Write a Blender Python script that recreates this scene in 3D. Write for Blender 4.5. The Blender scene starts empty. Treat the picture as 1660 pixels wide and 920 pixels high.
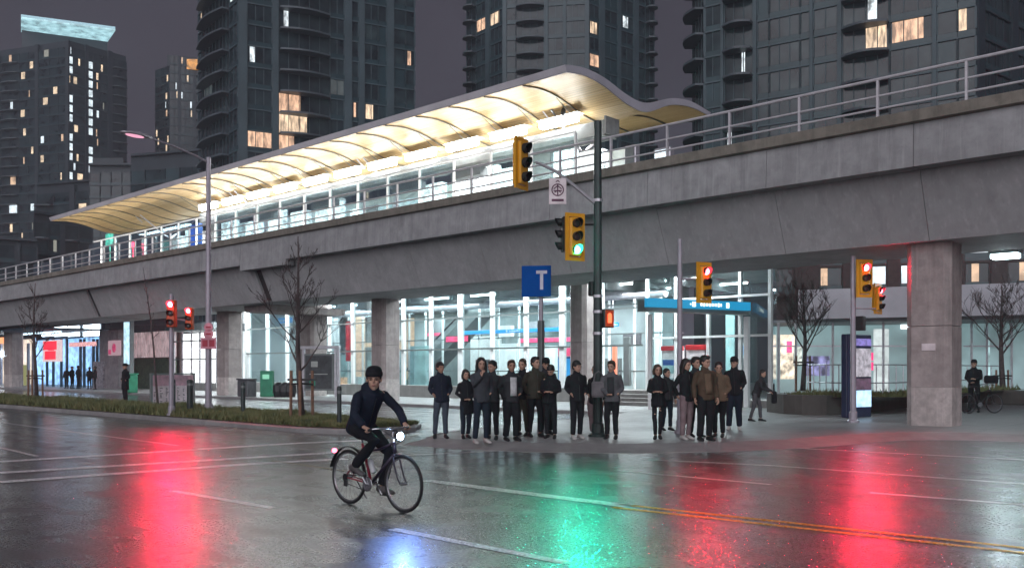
import bpy, math, random
from mathutils import Vector, Matrix, noise, Euler
random.seed(7)
PI = math.pi
F = 1437.0; CX = 830.0; HY = 598.0; CH = 1.6
SN, CS = .6729, .7398           # the camera looks along (-SN, CS); the road runs along X
YAW = math.atan2(SN, CS)
sc = bpy.context.scene
COL = sc.collection
def D(px, d, py=None):          # picture point at a distance along the view axis -> place in the world
    x = (px-CX)/F*d
    return Vector((CS*x - SN*d, SN*x + CS*d, 0 if py is None else CH+(HY-py)/F*d))
def G(px, py, z=0.0): 
    v = D(px, F*(CH-z)/(py-HY)); v.z = z; return v
def T(px, t, py=None):          # picture point on the plane Y = t
    r = (px-CX)/F
    return D(px, t/(SN*r+CS), py)
# ------------------------------------------------------------------ mesh builder
class MB:
    def __init__(s): s.v=[]; s.f=[]; s.m=[]; s.cur=0; s.sm=[]; s.smooth=False
    def add(s, vs, fs, M=None):
        o=len(s.v)
        s.v += [tuple(M@Vector(v)) if M else tuple(v) for v in vs]
        for f in fs: s.f.append([i+o for i in f]); s.m.append(s.cur); s.sm.append(s.smooth)
        return s
    def mat(s,i): s.cur=i; return s
    def box(s, a, b, M=None):
        x0,y0,z0=[min(p,q) for p,q in zip(a,b)]; x1,y1,z1=[max(p,q) for p,q in zip(a,b)]
        return s.add([(x0,y0,z0),(x1,y0,z0),(x1,y1,z0),(x0,y1,z0),(x0,y0,z1),(x1,y0,z1),(x1,y1,z1),(x0,y1,z1)],
              [(0,3,2,1),(4,5,6,7),(0,1,5,4),(1,2,6,5),(2,3,7,6),(3,0,4,7)], M)
    def bbox(s, a, b, c=.01, M=None):     # box with chamfered edges
        x0,y0,z0=[min(p,q) for p,q in zip(a,b)]; x1,y1,z1=[max(p,q) for p,q in zip(a,b)]
        c=min(c,(x1-x0)*.45,(y1-y0)*.45,(z1-z0)*.45)
        def ring(z,i): return [(x0+c+i,y0+i,z),(x1-c-i,y0+i,z),(x1-i,y0+c+i,z),(x1-i,y1-c-i,z),(x1-c-i,y1-i,z),(x0+c+i,y1-i,z),(x0+i,y1-c-i,z),(x0+i,y0+c+i,z)]
        rs=[ring(z0,c*.5),ring(z0+c,0),ring(z1-c,0),ring(z1,c*.5)]
        return s.loft(rs,M=M)
    def loft(s, rings, cap=True, M=None, closed=True):
        n=len(rings[0]); vs=[p for r in rings for p in r]; fs=[]
        for k in range(len(rings)-1):
            for i in range(n if closed else n-1):
                j=(i+1)%n; fs.append((k*n+i,k*n+j,(k+1)*n+j,(k+1)*n+i))
        if cap: fs.append(tuple(range(n-1,-1,-1))); fs.append(tuple((len(rings)-1)*n+i for i in range(n)))
        return s.add(vs,fs,M)
    def prism(s, poly, z0, z1): return s.loft([[(p[0],p[1],z0) for p in poly],[(p[0],p[1],z1) for p in poly]])
    def tube(s, path, r, n=8, cap=True, flat=1.0):
        path=[Vector(p) for p in path]
        if not hasattr(r,'__len__'): r=[r]*len(path)
        rings=[]; up=None
        for i,p in enumerate(path):
            a=path[max(i-1,0)]; b=path[min(i+1,len(path)-1)]; t=(b-a)
            if t.length<1e-9: t=Vector((0,0,1))
            t.normalize()
            if up is None:
                ref=Vector((0,0,1)) if abs(t.z)<.9 else Vector((1,0,0))
                up=ref.cross(t).normalized()
            up=(up-t*up.dot(t)).normalized(); w=t.cross(up)
            rings.append([tuple(p+(up*math.cos(2*PI*k/n)+w*math.sin(2*PI*k/n)*flat)*r[i]) for k in range(n)])
        return s.loft(rings,cap)
    def cyl(s,a,b,r,n=12,r2=None): return s.tube([a,b],[r,r if r2 is None else r2],n)
    def ball(s, c, r, n=12, m=8, M=None):
        if not hasattr(r,'__len__'): r=(r,r,r)
        rings=[]
        for k in range(m+1):
            th=PI*k/m; q=max(math.sin(th),1e-3)
            rings.append([(c[0]+r[0]*q*math.cos(2*PI*i/n),c[1]+r[1]*q*math.sin(2*PI*i/n),c[2]-r[2]*math.cos(th)) for i in range(n)])
        return s.loft(rings,True,M)
    def lathe(s, prof, c=(0,0,0), n=16, M=None):   # prof: (radius, z)
        return s.loft([[(c[0]+r*math.cos(2*PI*i/n),c[1]+r*math.sin(2*PI*i/n),c[2]+z) for i in range(n)] for r,z in prof],True,M)
    def torus(s, c, R, r, axis='y', n=40, m=8):
        vs=[];fs=[]
        for i in range(n):
            a=2*PI*i/n
            for j in range(m):
                b=2*PI*j/m; q=R+r*math.cos(b); h=r*math.sin(b)
                p=(q*math.cos(a),h,q*math.sin(a)) if axis=='y' else ((q*math.cos(a),q*math.sin(a),h) if axis=='z' else (h,q*math.cos(a),q*math.sin(a)))
                vs.append((c[0]+p[0],c[1]+p[1],c[2]+p[2]))
        for i in range(n):
            for j in range(m): fs.append((i*m+j,i*m+(j+1)%m,((i+1)%n)*m+(j+1)%m,((i+1)%n)*m+j))
        return s.add(vs,fs)
    def mesh(s, name, mats):
        me=bpy.data.meshes.new(name); me.from_pydata(s.v,[],s.f)
        for m in (mats if isinstance(mats,(list,tuple)) else [mats]):
            if m: me.materials.append(m)
        me.polygons.foreach_set('material_index', s.m); me.polygons.foreach_set('use_smooth', s.sm)
        me.update(); return me
    def build(s, name, mats, parent=None, fix=True):
        me=s.mesh(name,mats)
        if fix:
            import bmesh
            b=bmesh.new(); b.from_mesh(me); bmesh.ops.recalc_face_normals(b,faces=b.faces); b.to_mesh(me); b.free()
        o=bpy.data.objects.new(name,me); COL.objects.link(o)
        if parent: o.parent=parent
        return o
def tag(o,label=None,cat=None,group=None,kind=None):
    if label: o['label']=label
    if cat: o['category']=cat
    if group: o['group']=group
    if kind: o['kind']=kind
    return o
def empty(name,loc=(0,0,0),rz=0,label=None,cat=None,group=None):
    o=bpy.data.objects.new(name,None); COL.objects.link(o); o.location=loc; o.rotation_euler=(0,0,rz); o.empty_display_size=.1
    return tag(o,label,cat,group)
def S(name,mb,mat): return tag(mb.build(name,mat),kind='structure')
def copy_tree(o,parent=None):
    c=o.copy(); COL.objects.link(c); c.parent=parent
    for ch in o.children: copy_tree(ch,c)
    return c
# ------------------------------------------------------------------ materials
class NT:
    def __init__(s,name):
        s.m=bpy.data.materials.new(name); s.m.use_nodes=True; s.t=s.m.node_tree; s.b=s.t.nodes['Principled BSDF']; s.out=s.t.nodes['Material Output']
    def n(s,typ,**k):
        x=s.t.nodes.new(typ)
        for a,v in k.items():
            if a.startswith('i_'):
                x.inputs[int(a[2:]) if a[2:].isdigit() else a[2:].replace('_',' ')].default_value=v
            else: setattr(x,a,v)
        return x
    def l(s,a,b): s.t.links.new(a,b)
    def coord(s,obj=True,scale=(1,1,1)):
        c=s.n('ShaderNodeTexCoord'); mp=s.n('ShaderNodeMapping'); mp.inputs['Scale'].default_value=scale
        if obj: s.l(c.outputs['Object'],mp.inputs[0])
        else:
            g=s.n('ShaderNodeNewGeometry'); s.l(g.outputs['Position'],mp.inputs[0])
        return mp.outputs[0]
    def noise(s,co,scale,detail=4,rough=.55,dist=0):
        x=s.n('ShaderNodeTexNoise'); s.l(co,x.inputs['Vector']); x.inputs['Scale'].default_value=scale; x.inputs['Detail'].default_value=detail; x.inputs['Roughness'].default_value=rough; x.inputs['Distortion'].default_value=dist
        return x.outputs['Fac']
    def ramp(s,fac,stops):
        x=s.n('ShaderNodeValToRGB'); s.l(fac,x.inputs[0]); e=x.color_ramp.elements
        while len(e)<len(stops): e.new(.5)
        for el,(p,c) in zip(e,stops): el.position=p; el.color=(c[0],c[1],c[2],1) if hasattr(c,'__len__') else (c,c,c,1)
        return x.outputs[0]
    def mix(s,fac,a,b,mode='MIX'):
        x=s.n('ShaderNodeMix',data_type='RGBA',blend_type=mode)
        for v,i in ((fac,0),(a,6),(b,7)):
            if hasattr(v,'is_linked') or hasattr(v,'links'): s.l(v,x.inputs[i])
            else: x.inputs[i].default_value=(*v,1) if hasattr(v,'__len__') else v
        return x.outputs[2]
    def bump(s,h,strength=.3,dist=.02,normal=None):
        x=s.n('ShaderNodeBump'); s.l(h,x.inputs['Height']); x.inputs['Strength'].default_value=strength; x.inputs['Distance'].default_value=dist
        if normal: s.l(normal,x.inputs['Normal'])
        return x.outputs[0]
    def set(s,**k):
        for a,v in k.items():
            i=s.b.inputs[a.replace('_',' ')]
            if hasattr(v,'links'): s.l(v,i)
            else: i.default_value=(*v,1) if hasattr(v,'__len__') and len(v)==3 else v
        return s.m
def plain(name,col,rough=.6,metal=0,var=.25,nscale=3,bump=0,bscale=40,spec=.5):
    t=NT(name); co=t.coord(); f=t.noise(co,nscale,5)
    c=t.ramp(f,[(.3,[x*(1-var) for x in col]),(.7,[min(1,x*(1+var)) for x in col])])
    k=dict(Base_Color=c,Roughness=rough,Metallic=metal); k['Specular_IOR_Level']=spec
    if bump: k['Normal']=t.bump(t.noise(co,bscale,3),bump,.01)
    return t.set(**k)
def emis(name,col,st,base=(.1,.1,.1),vary=None,sc3=(1,1,1)):
    t=NT(name)
    k=dict(Base_Color=base,Roughness=.4,Emission_Strength=st)
    if vary:
        co=t.coord(True,sc3); f=t.noise(co,vary[0],3,.6); c=t.ramp(f,[(.35,[x*vary[1] for x in col]),(.62,col)]); k['Emission_Color']=c
    else: k['Emission_Color']=col
    return t.set(**k)
def concrete(name,col,rough=.8,streak=True,sc_=1.0,dark=.55):
    t=NT(name); co=t.coord(False); a=t.noise(co,.35*sc_,6,.6); b=t.noise(co,2.2*sc_,6,.65); 
    g=t.noise(co,45,3,.6)
    c=t.ramp(a,[(.3,[x*.78 for x in col]),(.7,[x*1.15 for x in col])])
    c=t.mix(t.ramp(b,[(.35,.0),(.62,.55)]),c,[x*dark for x in col])
    if streak:
        co2=t.coord(False,(3.2,3.2,.28)); s_=t.noise(co2,1.0,6,.7); c=t.mix(t.ramp(s_,[(.50,.0),(.74,.6)]),c,[x*dark*.8 for x in col])
        co3=t.coord(False,(9,9,.5)); s3=t.noise(co3,1.0,4,.6); c=t.mix(t.ramp(s3,[(.55,.0),(.75,.3)]),c,[min(1,x*1.5) for x in col])
    pit=t.n('ShaderNodeTexVoronoi'); t.l(co,pit.inputs['Vector']); pit.inputs['Scale'].default_value=7
    c=t.mix(t.ramp(pit.outputs['Distance'],[(.03,.7),(.09,0.0)]),c,[x*.4 for x in col])
    return t.set(Base_Color=c,Roughness=rough,Normal=t.bump(g,.35,.006))
def glass(name,tint=(.85,.93,.93),refl=.16,rough=.02):
    t=NT(name); t.t.nodes.remove(t.b)
    tr=t.n('ShaderNodeBsdfTransparent'); tr.inputs[0].default_value=(*tint,1)
    gl=t.n('ShaderNodeBsdfGlossy'); gl.inputs['Roughness'].default_value=rough; gl.inputs[0].default_value=(.9,.95,1,1)
    lw=t.n('ShaderNodeLayerWeight'); lw.inputs[0].default_value=.25
    mu=t.n('ShaderNodeMath',operation='MULTIPLY_ADD'); t.l(lw.outputs['Fresnel'],mu.inputs[0]); mu.inputs[1].default_value=.6; mu.inputs[2].default_value=refl*.4
    mx=t.n('ShaderNodeMixShader'); t.l(mu.outputs[0],mx.inputs[0]); t.l(tr.outputs[0],mx.inputs[1]); t.l(gl.outputs[0],mx.inputs[2]); t.l(mx.outputs[0],t.out.inputs[0])
    return t.m
M={}
SIGNAL_LIGHTS=[]
# wet asphalt
def asphalt(name,col,seed=0,paint=False):
    t=NT(name); co=t.coord(False); big=t.noise(co,.22,4,.5,.6); mid=t.noise(co,1.1,5,.6); fine=t.noise(co,34,4,.85); gr=t.noise(co,160,2,.6)
    c=t.ramp(fine,[(.38,[x*.35 for x in col]),(.62,[x*(1.3 if paint else 2.0) for x in col])])
    if not paint: c=t.mix(t.ramp(mid,[(.4,0.0),(.7,.5)]),c,[x*.6 for x in col])
    if paint:
        w=t.noise(co,9,5,.7); c=t.mix(t.ramp(w,[(.60,0.0),(.78,.5)]),c,(.035,.035,.037))
    sp_=t.noise(co,30,3,.8); pd=t.noise(co,1.5,3,.55,.3); wet=t.mix(t.ramp(sp_,[(.47,0.0),(.58,.7)]),t.mix(.55,t.ramp(big,[(.35,.17),(.52,.26),(.68,.38)]),t.ramp(pd,[(.38,.14),(.62,.38)])),(.48,.48,.48))
    # tyre tracks and seams run along the road
    co2=t.coord(False,(.05,1.6,1)); tr=t.noise(co2,1,4,.55)
    r=t.mix(t.ramp(tr,[(.4,0.0),(.65,.55)]),wet,(.19,.19,.19))
    n0=t.bump(t.noise(co,3.2,3,.5),.30,.014); n1=t.bump(sp_,.75,.008,n0); wv=t.noise(t.coord(False,(1,1,1)),38,2,.5); n2=t.bump(wv,.25,.010,n1)
    return t.set(Base_Color=c,Roughness=r,Normal=n2,Specular_IOR_Level=.25 if paint else .8,Coat_Weight=.05 if paint else .42,Coat_Roughness=t.ramp(pd,[(.36,.08),(.64,.22)]),Coat_Normal=t.bump(sp_,.4,.006,n0))
M['asphalt']=asphalt('asphalt',(.017,.018,.022)); M['paint_white']=asphalt('road_paint',(.95,.94,.96),paint=True); M['paint_yellow']=asphalt('yellow_paint',(.95,.46,.02),paint=True)
M['paint_faded']=asphalt('faded_paint',(.68,.67,.68),paint=True)
def paving(name,col):
    t=NT(name); co=t.coord(False); a=t.noise(co,.5,5,.6); b=t.noise(co,4,5,.6); g=t.noise(co,60,3)
    c=t.ramp(a,[(.3,[x*.65 for x in col]),(.7,[x*1.15 for x in col])]); c=t.mix(t.ramp(b,[(.4,0.0),(.65,.5)]),c,[x*.6 for x in col])
    br=t.n('ShaderNodeTexBrick'); t.l(co,br.inputs[0]); br.inputs['Scale'].default_value=1; br.inputs['Brick Width'].default_value=1.5; br.inputs['Row Height'].default_value=1.5; br.inputs['Mortar Size'].default_value=.012; br.offset=0
    br.inputs['Color1'].default_value=br.inputs['Color2'].default_value=(1,1,1,1); br.inputs['Mortar'].default_value=(.35,.35,.35,1)
    c=t.mix(1.0,c,br.outputs[0],'MULTIPLY')
    return t.set(Base_Color=c,Roughness=t.ramp(a,[(.3,.28),(.7,.55)]),Normal=t.bump(g,.4,.006))
M['paving']=paving('paving',(.34,.335,.335)); M['kerb']=concrete('kerb_stone',(.32,.31,.31),.6,False)
M['concrete']=concrete('viaduct_concrete',(.38,.38,.39)); M['web']=concrete('girder_concrete',(.42,.42,.43),sc_=.8,dark=.72)
M['cap']=concrete('cap_concrete',(.26,.235,.20),.8,True,1,.4); M['column']=concrete('column_concrete',(.42,.36,.35),.75,True,1.3,.5)
M['column_low']=concrete('worn_column_concrete',(.60,.53,.51),.75,True,2.2,.42); M['planter']=concrete('planter_concrete',(.12,.11,.10),.7); M['sill']=concrete('sill_concrete',(.30,.29,.28),.7)
M['darkjoint']=plain('dark_joint',(.04,.037,.04),.9)
M['galv']=plain('galvanised_steel',(.55,.53,.57),.38,.6,.12,6); M['rail']=plain('rail_paint',(.62,.60,.63),.4,.2,.12,5)
M['polegrey']=plain('lamp_pole_paint',(.38,.35,.40),.45,.3,.12,4); M['darkpole']=plain('dark_pole_paint',(.035,.05,.05),.4,.2,.2,5)
M['yellow']=plain('signal_yellow',(.78,.36,.015),.4,0,.08,6); M['black']=plain('black_plastic',(.015,.015,.017),.45,0,.3,8)
M['white']=plain('white_metal',(.78,.79,.79),.4,0,.06,2); M['mullion']=plain('white_mullion',(.80,.82,.82),.4,0,.08,2)
M['transom']=plain('grey_transom',(.18,.20,.20),.4,.3,.1); M['roofmetal']=plain('roof_metal',(.56,.54,.60),.45,.2,.12,.8)
M['green_box']=plain('green_bin',(.02,.22,.12),.5); M['bin']=plain('bin_grey',(.10,.10,.11),.5)
M['blue']=plain('sign_blue',(.012,.09,.36),.45,0,.05); M['red']=plain('sign_red',(.6,.02,.03),.45); M['pinkw']=plain('poster_white',(.75,.66,.68),.5)
M['glass']=glass('clear_glass'); M['railglass']=glass('rail_glass',(.85,.93,.93),.2)
M['wallwhite']=plain('white_wall',(.66,.69,.68),.6,0,.15,.6); M['wallgrey']=plain('grey_wall',(.22,.24,.25),.6,0,.3,.7)
M['floor']=plain('station_floor',(.34,.34,.33),.35,0,.2,1)
M['woodstake']=plain('stake_wood',(.22,.12,.08),.8,0,.3,9); M['bark']=plain('bark',(.085,.065,.065),.85,0,.35,12,.4,60)
# timber soffit
def timber():
    t=NT('timber_soffit'); co=t.coord(False,(.35,6.5,1)); a=t.noise(co,1,5,.6)
    c=t.ramp(a,[(.3,(.50,.31,.12)),(.55,(.62,.42,.19)),(.75,(.72,.55,.31))])
    wv=t.n('ShaderNodeTexWave'); wv.bands_direction='Y'; t.l(t.coord(False),wv.inputs[0]); wv.inputs['Scale'].default_value=2.2
    c=t.mix(t.ramp(wv.outputs['Fac'],[(.0,.75),(.08,0.0)]),c,(.18,.10,.04))
    return t.set(Base_Color=c,Roughness=.5,Specular_IOR_Level=.5)
M['timber']=timber()
def grass():
    t=NT('grass_blades'); co=t.coord(False); a=t.noise(co,1.4,4); c=t.ramp(a,[(.3,(.07,.09,.035)),(.55,(.16,.17,.065)),(.75,(.26,.22,.11))])
    return t.set(Base_Color=c,Roughness=.6)
M['grass']=grass(); M['soil']=plain('verge_soil',(.035,.03,.02),.9,0,.4,4)
# ------------------------------------------------------------------ people
SK=[plain('skin_light',(.50,.30,.22),.5,0,.1,20),plain('skin_tan',(.40,.22,.15),.5,0,.1,20),plain('skin_brown',(.25,.13,.085),.5,0,.1,20)]
HB=plain('hair_black',(.012,.010,.010),.45,0,.3,30); HBR=plain('hair_brown',(.045,.025,.015),.5,0,.3,30)
EYE=plain('eye_dark',(.02,.015,.015),.2); LIP=plain('lips',(.30,.12,.10),.5)
def cloth(name,col,rough=.85):
    t=NT('cloth_'+name); co=t.coord(); f=t.noise(co,6,4); c=t.ramp(f,[(.3,[x*.75 for x in col]),(.7,[x*1.2 for x in col])])
    return t.set(Base_Color=c,Roughness=rough,Normal=t.bump(t.noise(co,120,2),.3,.003),Specular_IOR_Level=.25)
CL={k:cloth(k,v) for k,v in dict(black=(.014,.015,.019),navy=(.014,.019,.034),charcoal=(.035,.037,.042),grey=(.10,.10,.11),jeans=(.035,.06,.10),darkjeans=(.018,.026,.04),white=(.55,.55,.56),tan=(.16,.11,.075),brown=(.085,.058,.04),olive=(.05,.045,.035),pinkgrey=(.22,.16,.17),slate=(.05,.055,.065),denim=(.06,.075,.10)).items()}
SHOE=plain('shoe_black',(.012,.012,.013),.5); SHW=plain('shoe_white',(.5,.48,.46),.5)
TS=bpy.data.scenes.new('scratch')
def remesh(mb,voxel,smooth=4,wr=0.0,ws=9.0,seed=0):
    me=bpy.data.meshes.new('tmp'); me.from_pydata(mb.v,[],mb.f); 
    import bmesh
    b=bmesh.new(); b.from_mesh(me); bmesh.ops.recalc_face_normals(b,faces=b.faces); b.to_mesh(me); b.free()
    o=bpy.data.objects.new('tmp',me); TS.collection.objects.link(o)
    r=o.modifiers.new('r','REMESH'); r.mode='VOXEL'; r.voxel_size=voxel
    s=o.modifiers.new('s','SMOOTH'); s.iterations=smooth; s.factor=.5
    vl=TS.view_layers[0]; vl.update(); d=vl.depsgraph; n=bpy.data.meshes.new_from_object(o.evaluated_get(d))
    bpy.data.objects.remove(o); bpy.data.meshes.remove(me)
    if wr:
        N_=len(n.vertices); cs=[0.0]*(3*N_); ns=[0.0]*(3*N_); n.vertices.foreach_get('co',cs); n.vertices.foreach_get('normal',ns)
        for i_ in range(N_):
            p=Vector(cs[3*i_:3*i_+3]); q=noise.noise((p.x*ws+seed,p.y*ws,p.z*ws*.7+p.x*4))+.5*noise.noise((p.x*ws*2.3,p.y*ws*2.3+seed,p.z*ws*2.6))
            cs[3*i_]+=ns[3*i_]*q*wr; cs[3*i_+1]+=ns[3*i_+1]*q*wr; cs[3*i_+2]+=ns[3*i_+2]*q*wr
        n.vertices.foreach_set('co',cs)
    n.polygons.foreach_set('use_smooth',[True]*len(n.polygons)); n.update(); return n
def link(me,name,mats,parent):
    me.name=name; me.materials.clear()
    for m in (mats if isinstance(mats,(list,tuple)) else [mats]): me.materials.append(m)
    o=bpy.data.objects.new(name,me); COL.objects.link(o); o.parent=parent; return o
def el(c,rx,ry,z,n=14,rot=0,lean=None):
    return [(c[0]+rx*math.cos(2*PI*i/n),c[1]+ry*math.sin(2*PI*i/n),z) for i in range(n)]
def figure(o,J,H=1.72,skin=0,top='black',bottom='black',shoe=SHOE,hair='short',hairm=HB,coat=0,hood=False,vox=.014,slim=1.0,hands='curl',headyaw=0,headpitch=0,hat=None,shirt=None,wide=1.0,fem=False,grip=None,bare=None):
    """J: joints in metres, local frame: -Y front, +X the figure's left."""
    k=H/1.72; V=lambda p: Vector(p)
    hip=V(J['pelvis']); chest=V(J['chest']); neck=V(J['neck']); head=V(J['head'])
    R=Matrix.Translation(head)@Matrix.Rotation(headyaw,4,'Z')@Matrix.Rotation(headpitch,4,'X')@Matrix.Scale(k*1.10,4)
    fs=.92 if fem else 1.0
    # body: one continuous skin
    b=MB()
    b.ball((0,.012,.035),(.074,.092,.085),16,12,R); b.ball((0,-.018,-.035),(.058,.068,.075),14,10,R); b.ball((0,-.045,-.082),(.032,.032,.03),10,8,R)
    b.ball((0,-.088,-.008),(.012,.022,.026),8,6,R); b.ball((0,-.075,.032),(.055,.018,.014),10,6,R); b.ball((0,-.078,-.05),(.024,.014,.012),8,6,R)
    for s_ in (-1,1): b.ball((s_*.076,.012,-.005),(.011,.02,.03),8,6,R); b.ball((s_*.035,-.066,-.02),(.022,.014,.018),8,6,R)
    b.tube([neck+Vector((0,.01,-.06)),neck.lerp(head,.6)],[.056*k,.05*k],12)
    b.tube([hip,chest,neck+Vector((0,.01,-.05))],[.10*k,.11*k,.06*k],12)
    for s_ in 'LR':
        b.tube([V(J['sh'+s_]),V(J['el'+s_]),V(J['wr'+s_])],[.038*k,.032*k,.024*k],10)
        b.tube([chest,V(J['sh'+s_])],[.07*k,.045*k],10)
        b.tube([V(J['hp'+s_]),V(J['kn'+s_]),V(J['an'+s_])],[.07*k,.048*k,.034*k],10); b.tube([hip,V(J['hp'+s_])],[.08*k,.07*k],10)
        e,w=V(J['el'+s_]),V(J['wr'+s_]); hd=V(J.get('hd'+s_,w+(w-e).normalized()*.08*k)); pal=(hd-w).normalized()
        b.tube([w-pal*.02,w+pal*.03*k,w+pal*.085*k],[.024*k,.036*k,.034*k],10,flat=.55)
    me=remesh(b,vox,2)
    f=MB(); f.smooth=True
    for s_ in 'LR':
        e,w=V(J['el'+s_]),V(J['wr'+s_]); hd=V(J.get('hd'+s_,w+(w-e).normalized()*.08*k)); pal=(hd-w).normalized(); sgn=1 if s_=='L' else -1
        up=V(J.get('pn'+s_,(sgn,0,0)))      # back of hand
        up=(up-pal*up.dot(pal)).normalized(); side=pal.cross(up)
        for q,(l,off) in enumerate(((.066,-1.5),(.074,-.5),(.069,.5),(.055,1.5))):
            p0=w+pal*.072*k+side*off*.017*k; c=.45 if grip is None else 1.25; pts=[p0]; d=pal.copy()
            for j,seg_ in enumerate((.42,.33,.25)):
                d=(Matrix.Rotation(-c*(1+.1*j)*(.6 if grip is None else .9),3,side)@d).normalized() if True else d
                if d.dot(up)>0 and grip is None: d=(d-2*up*d.dot(up)).normalized()
                pts.append(pts[-1]+d*l*seg_*k)
            f.tube(pts,[.0095*k,.0088*k,.008*k,.006*k],7)
        p0=w+pal*.02*k+side*(-1)*.026*k; f.tube([p0,p0+pal*.03*k-side*.018*k-up*.01,p0+pal*.055*k-side*.02*k-up*.02],[.012*k,.011*k,.008*k],7)
    fm=f.mesh('f',[SK[skin]]); import bmesh
    bb=bmesh.new(); bb.from_mesh(me); bb.from_mesh(fm); bb.to_mesh(me); bb.free(); bpy.data.meshes.remove(fm)
    me.polygons.foreach_set('use_smooth',[True]*len(me.polygons)); link(me,'body',SK[skin],o)
    for s_ in (-1,1):
        e_=MB(); e_.smooth=True; e_.ball((s_*.031,-.079,.008),(.013,.007,.006),8,6,R); e_.build('eye',EYE,o)
        e_=MB(); e_.tube([R@Vector((s_*.014,-.094,.027)),R@Vector((s_*.033,-.093,.032)),R@Vector((s_*.052,-.081,.025))],.004*k,5); e_.build('eyebrow',hairm,o)
    e_=MB(); e_.smooth=True; e_.ball((0,-.089,-.052),(.022,.009,.0065),8,6,R); e_.build('mouth',LIP,o)
    # hair
    if hair!='none':
        h=MB()
        h.ball((0,.026,.052),(.085,.098,.088),16,12,R); h.ball((0,.055,.0),(.078,.068,.075),14,10,R)
        for s_ in (-1,1): h.ball((s_*.066,.018,.028),(.02,.045,.04),8,6,R)
        if hair=='fringe': h.ball((0,-.058,.066),(.062,.034,.03),12,8,R)
        if hair=='quiff': h.ball((0,-.03,.105),(.06,.06,.035),12,8,R)
        if hair in('long','bob'):
            zb=-.22 if hair=='long' else -.10
            for s_ in (-1,1): h.tube([R@Vector((s_*.06,.0,.06)),R@Vector((s_*.085,.01,-.03)),R@Vector((s_*.082,.0,zb))],[.04*k,.034*k,.022*k],8)
            h.tube([R@Vector((0,.05,.05)),R@Vector((0,.085,-.06)),R@Vector((0,.07,zb-.02))],[.08*k,.075*k,.05*k],12)
        if hair=='bun': h.ball((0,.09,.09),(.04,.04,.04),8,6,R)
        link(remesh(h,.011,2,.005,22,head.x*7),'hair',hairm,o)
    if hat=='beanie' or hat=='cap':
        h=MB(); h.smooth=True
        if hat=='beanie':
            prof=[(.091,.035),(.099,.038),(.101,.062),(.099,.078),(.094,.082),(.092,.10),(.078,.126),(.05,.142),(.02,.147)]
            h.loft([[tuple(R@Vector((r*.93*math.cos(2*PI*i/22)*(1+.02*math.sin(i*9)),.012+r*1.09*math.sin(2*PI*i/22),z))) for i in range(22)] for r,z in prof])
        else:
            prof=[(.086,.04),(.09,.06),(.084,.10),(.06,.135),(.02,.145)]
            h.loft([[tuple(R@Vector((r*.95*math.cos(2*PI*i/20),.014+r*1.08*math.sin(2*PI*i/20),z))) for i in range(20)] for r,z in prof])
            h.loft([[tuple(R@Vector((.06*math.cos(a),-.07-.075*math.sin(a),z))) for a in [PI*i/8 for i in range(9)]] for z in (.045,.052)])
        h.build('hat',CL['black'],o)
    # trousers
    t=MB(); lw=wide
    for s_ in 'LR':
        a,kn,an=V(J['hp'+s_]),V(J['kn'+s_]),V(J['an'+s_])
        t.tube([a+(a-kn).normalized()*.03,a.lerp(kn,.35),kn,kn.lerp(an,.5),an+(kn-an).normalized()*.02],[.098*k*slim,.088*k*lw*slim,.068*k*lw,.06*k*lw,.054*k*lw],14)
        t.ball(tuple(a),(.095*k,.10*k,.10*k),12,8)
    t.tube([hip+Vector((0,0,-.06)),hip+(chest-hip).normalized()*.10],[.115*k,.12*k],14)
    link(remesh(t,vox,3,.008,9,head.y*3+head.x),'trousers',CL[bottom],o)
    # coat or jacket: torso lofted along the spine
    j=MB(); ax=(chest-hip).normalized(); L=(chest-hip).length; shm=(V(J['shL'])+V(J['shR']))/2; sx=(V(J['shL'])-V(J['shR'])); sw=sx.length/2; sx.normalize(); fy=ax.cross(sx).normalized()
    hx=(V(J['hpL'])-V(J['hpR'])).normalized()
    def ring(c,rx,ry,u,n=18):
        v=ax.cross(u).normalized(); return [tuple(c+u*rx*math.cos(2*PI*i/n)+v*ry*math.sin(2*PI*i/n)) for i in range(n)]
    low=-.10-coat; rs=[]
    for q,rx,ry in ((low,.175*fs+coat*.04,.135+coat*.03),(low+.05,.185*fs+coat*.03,.145),(.06,.175*fs,.14),(.22,.170*fs,.135),(.36,.182*fs,.136)):
        u=hx.lerp(sx,max(0,min(1,q/.4))).normalized(); rs.append(ring(hip+ax*q*k*(L/(.40*k)) if q>0 else hip+Vector((0,0,q*k)) if coat else hip+ax*q*k,rx*k,ry*k,u))
    rs.append(ring(shm+ax*-.02*k,sw*.98,.112*k,sx)); rs.append(ring(shm+ax*.03*k,sw*.86,.098*k,sx)); rs.append(ring(shm.lerp(neck,.62),sw*.52,.082*k,sx)); rs.append(ring(neck+(head-neck)*.08,.072*k,.074*k,sx))
    j.loft(rs)
    for s_ in 'LR':
        a,e,w=V(J['sh'+s_]),V(J['el'+s_]),V(J['wr'+s_]); 
        a=a-ax*.022*k; j.ball(tuple(a-sx*(.008 if s_=='L' else -.008)),(.055*k*fs,.058*k,.052*k),12,8); j.tube([a,a.lerp(e,.5),e,e.lerp(w,.5),w-(w-e).normalized()*.01],[.058*k*fs,.058*k*fs,.054*k*fs,.051*k*fs,.044*k],14)
    j.tube([neck+Vector((0,.01,-.04)),neck.lerp(head,.40)+Vector((0,.008,0))],[.082*k,.072*k],12)
    if hood: j.ball(tuple(neck+Vector((0,.085*k,-.01))),(.11*k,.065*k,.075*k),12,8); j.ball(tuple(neck+Vector((0,.03,.0))),(.095*k,.085*k,.04*k),12,8)
    link(remesh(j,vox,3,.011,8,head.x+head.y*5),'jacket',CL[top],o)
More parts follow.
